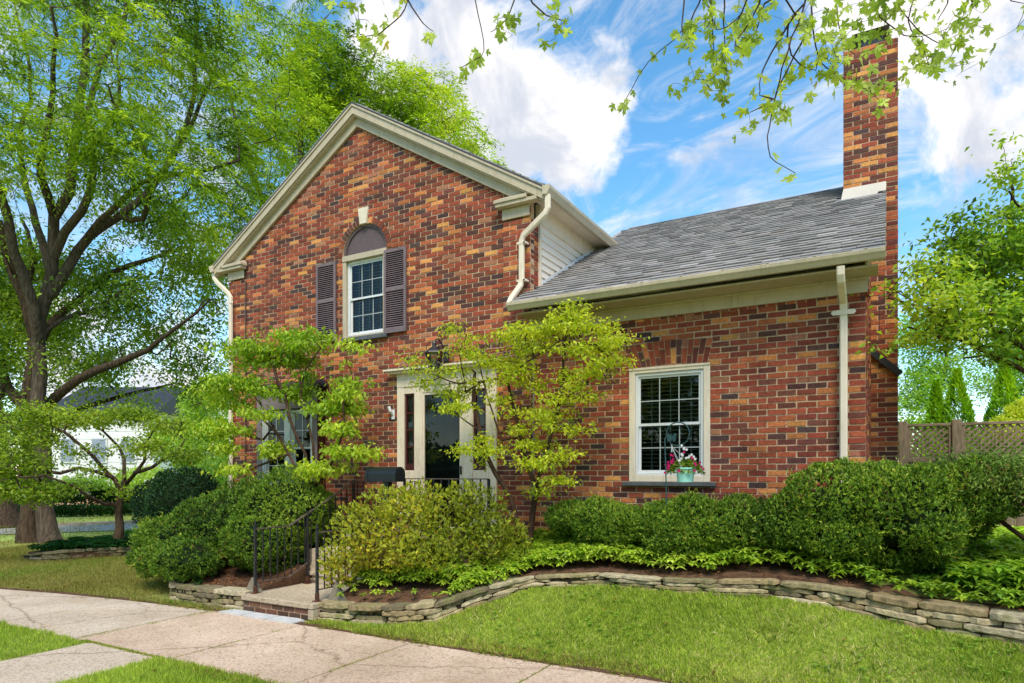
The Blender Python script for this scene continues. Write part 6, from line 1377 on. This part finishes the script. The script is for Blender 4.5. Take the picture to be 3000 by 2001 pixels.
n = 2600; X = RNG.uniform(-9.5, 1.5, n); Y = np.array([walk_edge(x, True) for x in X]) + RNG.normal(.03, .035, n); k_ = (np.sin(X * 3.7) + np.sin(X * 9.1 + 1) > -.4) & ~((X > -7.35) & (X < -5.9)); X, Y = X[k_], Y[k_]; m = len(X)
P = np.stack([X, Y, np.full(m, GZ + .004)], 1); A = RNG.normal(0, .6, (m, 3)); A[:, 1] -= .7; A[:, 2] = .45
parts.append(leaves(P, A, rdir(m, .8), RNG.uniform(.03, .075, m), np.full(m, .006), pick_cols(m, [(150, 160, 70), (190, 176, 110), (120, 140, 54), (170, 140, 90)], [3, 3, 3, 1]), 0, .3))
n = 260; X = RNG.uniform(-9, 1.5, n); Y = RNG.uniform(-3.95, -2.42, n); P = np.stack([X, Y, np.full(n, GZ + .004)], 1); parts.append(leaves(P, rdir(n, 0, .05), np.tile([0, 0, 1.0], (n, 1)), RNG.uniform(.015, .05, n), RNG.uniform(.003, .012, n), pick_cols(n, [(120, 90, 60), (150, 130, 70), (96, 76, 54), (130, 140, 60)], [3, 2, 3, 1]), .02, .02))
# clover and small weeds in the bank
n = 700; X = RNG.uniform(-5.6, 2.4, n); Y = RNG.uniform(-2.4, -1.0, n); ok = br_cond(X, Y) & (np.sin(X * 2.1 + 1) + np.sin(Y * 5 + X * 4) > .6); X, Y = X[ok], Y[ok]; m = len(X)
for k in range(4):
    P = np.stack([X, Y, np.array([lawn_z(a, b) for a, b in zip(X, Y)]) + .03], 1); an = k * 1.57 + X * 9; A = np.stack([np.cos(an), np.sin(an), np.full(m, .25)], 1)
    parts.append(leaves(P, A, np.tile([0, 0, 1.0], (m, 1)), np.full(m, .035), np.full(m, .022), pick_cols(m, [(120, 160, 60), (150, 186, 76)], [1, 1]), .1, .1))
o = leaf_obj('lawn_grass', parts, M['blade']); props(o, 'bright green mown grass on the bank and the kerb strips', 'grass', None, 'stuff')
parts = [turf_blades(150000, (-18, -7.15), (-3.6, 1.5), .055, GR_SHADE + [(120, 150, 48)], [10, 18, 20, 14, 18, 20], 94, lambda X, Y: ~in_walk(X, Y) & ((X > -9.2) & (Y < -2.2 - .25 * (X > -8.6) * 0) | (X <= -9.2) & (Y < np.where(X > -13, -.3 + (X + 9.2) * -.35, 1.6)))),
         turf_blades(26000, (-28, -14), (-2, 14), .09, GR_SHADE + [(120, 150, 48)], [10, 18, 20, 14, 18, 20], 95, lambda X, Y: (X < -15.5) | (Y > 3))]
o = leaf_obj('shaded_grass', parts, M['blade']); props(o, 'duller olive lawn left of the steps and round the big trees, tree shade put into its colour', 'grass', None, 'stuff')
# moss and weeds in the slab joints
parts = []
for jx in joints[:6] + [-7.4]:
    n = 500; Y = RNG.uniform(WY0, WY1, n); k = (np.sin(Y * 4 + jx * 7) + np.sin(Y * 11 + jx)) > -.1; P = np.stack([jx + RNG.normal(0, .009, n), Y, np.full(n, GZ - .004)], 1)[k]; m = len(P)
    parts.append(leaves(P, rdir(m, .9), rdir(m), RNG.uniform(.008, .022, m), RNG.uniform(.004, .008, m), pick_cols(m, [(150, 160, 60), (176, 180, 80), (120, 140, 50)], [2, 2, 1])))
n = 1500; X = RNG.uniform(-7.3, -5.9, n); P = np.stack([X, np.full(n, WY0 - .006) + RNG.normal(0, .012, n), np.full(n, GZ - .004)], 1); parts.append(leaves(P, rdir(n, .9), rdir(n), RNG.uniform(.01, .03, n), RNG.uniform(.004, .008, n), pick_cols(n, [(150, 160, 60), (176, 180, 80), (120, 140, 50)], [2, 2, 1])))
o = leaf_obj('joint_moss', parts, M['blade']); props(o, 'yellow-green moss growing in the sidewalk joints', 'moss', None, 'stuff')
# fallen leaves
n = 150; X = RNG.uniform(-12, 2, n); Y = RNG.uniform(-4.6, -1.2, n); ok = ~in_walk(X, Y) & (Y < np.where(X > -5.9, wall_y(X, wall_r) - .1, -2.3)); X, Y = X[ok], Y[ok]; m = len(X)
P = np.stack([X, Y, np.array([lawn_z(a, b) for a, b in zip(X, Y)]) + .03], 1)
o = leaf_obj('fallen_leaves', [leaves(P, rdir(m, 0, .2), rdir(m, 2), RNG.uniform(.03, .06, m), RNG.uniform(.02, .04, m), pick_cols(m, [(176, 132, 90), (150, 96, 60), (196, 180, 150), (120, 84, 54)], [3, 3, 2, 2]), .2, .3)], M['leaf']); props(o, 'scattered dry brown leaves lying on the grass', 'fallen leaves', None, 'stuff')

# ------------------------------------------------------------------ fence and back garden
FYD = 4.8
fe = thing('lattice_fence', 'weathered brown board fence topped with diagonal lattice right of the chimney', 'fence', (.25, FYD, -.9))
posts = [.22, .955, 3.1, 5.3, 7.5]; ftop = .82
for k, x in enumerate(posts): MB().bbox(x - .065, x + .065, FYD - .065, FYD + .065, -.95, ftop + .05, .006).build('post', M['wood'], fe)
for a, b in zip(posts[:-1], posts[1:]):
    a2, b2 = a + .066, b - .066
    MB().bbox(a2 - .0, b2, FYD - .04, FYD + .04, ftop - .045, ftop, .005).bbox(a2, b2, FYD - .035, FYD + .035, ftop - .62, ftop - .55, .005).build('rail', M['woodh'], fe)
    fr_ = MB().bbox(a2, a2 + .045, FYD - .03, FYD + .03, ftop - .55, ftop - .046, .004).bbox(b2 - .045, b2, FYD - .03, FYD + .03, ftop - .55, ftop - .046, .004).build('lattice_frame', M['wood'], fe)
    lt = MB(); z0, z1 = ftop - .55, ftop - .046; H = z1 - z0; xa, xb = a2 + .045, b2 - .045
    for sgn, yy in ((1, FYD - .012), (-1, FYD + .004)):
        c = xa - H
        while c < xb + H:
            # line from (c, z0) to (c + sgn*H, z1), clipped to [xa, xb]
            p, q = (c, z0), (c + sgn * H, z1)
            def clip(t): return (p[0] + (q[0] - p[0]) * t, p[1] + (q[1] - p[1]) * t)
            t0, t1 = 0.0, 1.0
            ta, tb = (xa - p[0]) / (q[0] - p[0]), (xb - p[0]) / (q[0] - p[0]); t0 = max(t0, min(ta, tb)); t1 = min(t1, max(ta, tb))
            if t1 - t0 > .02:
                A_, B_ = clip(t0), clip(t1); lt.bar((A_[0], yy, A_[1]), (B_[0], yy, B_[1]), .008, .030)
            c += .098
    lt.build('lattice', M['wood'], fe)
    x = a2; bd = MB()
    while x < b2 - .02: bd.bbox(x + .003, min(x + .137, b2) - .003, FYD - .012 + random.uniform(-.003, .003), FYD + .012, -.95, ftop - .62, .003); x += .137
    bd.build('boards', M['wood'], fe)
ARB = [(84, 132, 26), (120, 168, 34), (158, 196, 44), (190, 212, 62)]
def arbor(u, y, v0, v1, wpx, lab):
    b = W(u, v1, y); b.z = -.9; top = W(u, v0, y).z; t = thing('arborvitae', lab, 'tree', tuple(b), 'arborvitae behind the fence'); n = 9000; h = RNG.uniform(0, 1, n) ** 1.25; r = wpx * 1.25 / 2 / FP * y * np.minimum(1, (1 - h) * 1.7 + .04) * RNG.uniform(.55, 1.05, n) ** .5; th = RNG.uniform(0, 6.28, n)
    r = r * (1 + .14 * np.sin(th * 5 + h * 20)); P = np.stack([b.x + r * np.cos(th), b.y + r * np.sin(th), b.z + h * (top - b.z)], 1); A = np.stack([np.cos(th) * .5, np.sin(th) * .5, np.full(n, 1.0)], 1) + RNG.normal(0, .3, (n, 3))
    leaf_obj('foliage', [leaves(P, A, np.stack([-np.sin(th), np.cos(th), np.zeros(n)], 1), RNG.uniform(.06, .13, n), RNG.uniform(.03, .06, n), pick_cols(n, ARB, [2, 3, 4, 2], P, 4))], M['leaf'], t)
    MB().tube([(b.x, b.y, b.z), (b.x, b.y, b.z + .6 * (top - b.z))], [.05, .02], 8).build('trunk', M['twig'], t)
arbor(2742, 16.2, 1118, 1240, 62, 'slimmest arborvitae beside the chimney above the fence'); arbor(2804, 16, 1086, 1240, 92, 'middle arborvitae just left of the sky gap above the fence'); arbor(2944, 15.8, 1062, 1235, 100, 'tallest arborvitae at right above the lattice fence')
BIR = [(86, 132, 46), (118, 164, 58), (150, 190, 76), (180, 208, 104)]
for (u, v, y, lab, bls) in ((2760, 1000, 25, 'light airy birch behind the chimney and fence', ((2700, 980, 1.1, .9), (2760, 1080, 1.0, .8), (2690, 1130, .8, .7), (2800, 960, .8, .5), (2700, 1180, 1, .4))), (2960, 1000, 26, 'pale leaning birch at the far right behind the fence', ((2960, 1010, 1.2, .8), (3050, 1080, 1.2, 1.0), (2900, 1120, .7, .5), (2990, 1160, 1.0, .5)))):
    b = W(u, 1300, y); b.z = -1.0; t_ = thing('birch_tree', lab, 'tree', tuple(b), 'birches behind the fence')
    tr = Tree(); tr.limb([b, W(u - 10, 1180, y), W(u + 15, 1050, y), W(u, 900, y)], .12, .04, step=.4); bb = [(W(p[0], p[1], y), (p[2], 1.2, p[3])) for p in bls]
    tr.reach(blob_points(bb, 330), .004, .35, .08, .08); tr.wood('trunk', M['bark2'], t_)
    leaf_obj('crown', [cl_leaf(tr.tips, 26, .13, BIR, [2, 3, 4, 3], 99, .26, -.3, .55, .9)], M['leafthin'], t_)
b = W(3000, 1240, 15); b.z = -.9
bushmass('golden_bush', 'golden yellow bush at the right edge above the fence', 'shrub', [(W(3010, 1215, 15), (.5, .4, .4)), (W(2960, 1250, 15), (.5, .4, .3))], 3500, .09, [(150, 180, 40), (190, 206, 56), (212, 216, 86)], [1, 2, 2], tuple(b))
b = W(2850, 1300, 19); b.z = -.9
bushmass('garden_shrubs', 'mixed green shrubs glimpsed through the lattice', 'shrubs', [(W(2700, 1290, 19), (1.2, .5, .7)), (W(2850, 1300, 19), (1.3, .5, .6)), (W(3000, 1290, 19), (1.4, .5, .7))], 9000, .13, [(110, 150, 50), (150, 184, 66), (188, 204, 92)], [1, 2, 1], tuple(b))
pl = thing('power_lines', 'two thin black overhead cables behind the arborvitae', 'cables', tuple(W(2800, 1205, 17)))
for dv in (0, 9): MB().tube([W(2500, 1214 + dv, 17.5), W(2800, 1206 + dv * .7, 17), W(3200, 1186 + dv * .5, 16.5)], .006, 5).build('cable', M['metal'], pl)

# ---- leafy street trees on the near verge opposite the house: out of frame, seen only in the window glass
for k, (x, y, h, lab) in enumerate(((-9, -24, 11, 'tall leafy street tree opposite the door, out of the frame'), (-1, -26, 12, 'tall leafy street tree opposite the wing window, out of the frame'), (8, -25, 11, 'tall leafy street tree opposite the chimney, out of the frame'))):
    base = (x, y, GZ); bushmass('street_tree', lab, 'tree', [((x, y, h * .55), (4.2, 3.0, h * .46)), ((x + 2, y + .5, h * .3), (3.4, 2.6, h * .3)), ((x - 2.5, y, h * .4), (3, 2.6, h * .3))], 5200, .42, OAK, [16, 24, 24, 18, 12, 6], base, group='street trees opposite the house', mtw='bark', r=.1)

hb = thing('hedge', 'unseen hedge added behind the camera to keep the bright horizon out of the glass', 'hedge', (0, -21, GZ))  # added out of view to block bright horizon reflections in door and windows
n = 14000; P = np.stack([RNG.uniform(-34, 26, n), -21 + RNG.uniform(-.5, .5, n), RNG.uniform(GZ, 1.5, n)], 1)
leaf_obj('foliage', [leaves(P, rdir(n, .3), rdir(n), RNG.uniform(.3, .5, n), RNG.uniform(.2, .3, n), pick_cols(n, HEDGE, [2, 3, 3, 2], P, 2))], M['leaf'], hb)
MB().color(s2l((40, 56, 28))).box(-34, 26, -21.3, -20.7, GZ, 1.4).build('inner_foliage', M['chip'], hb)
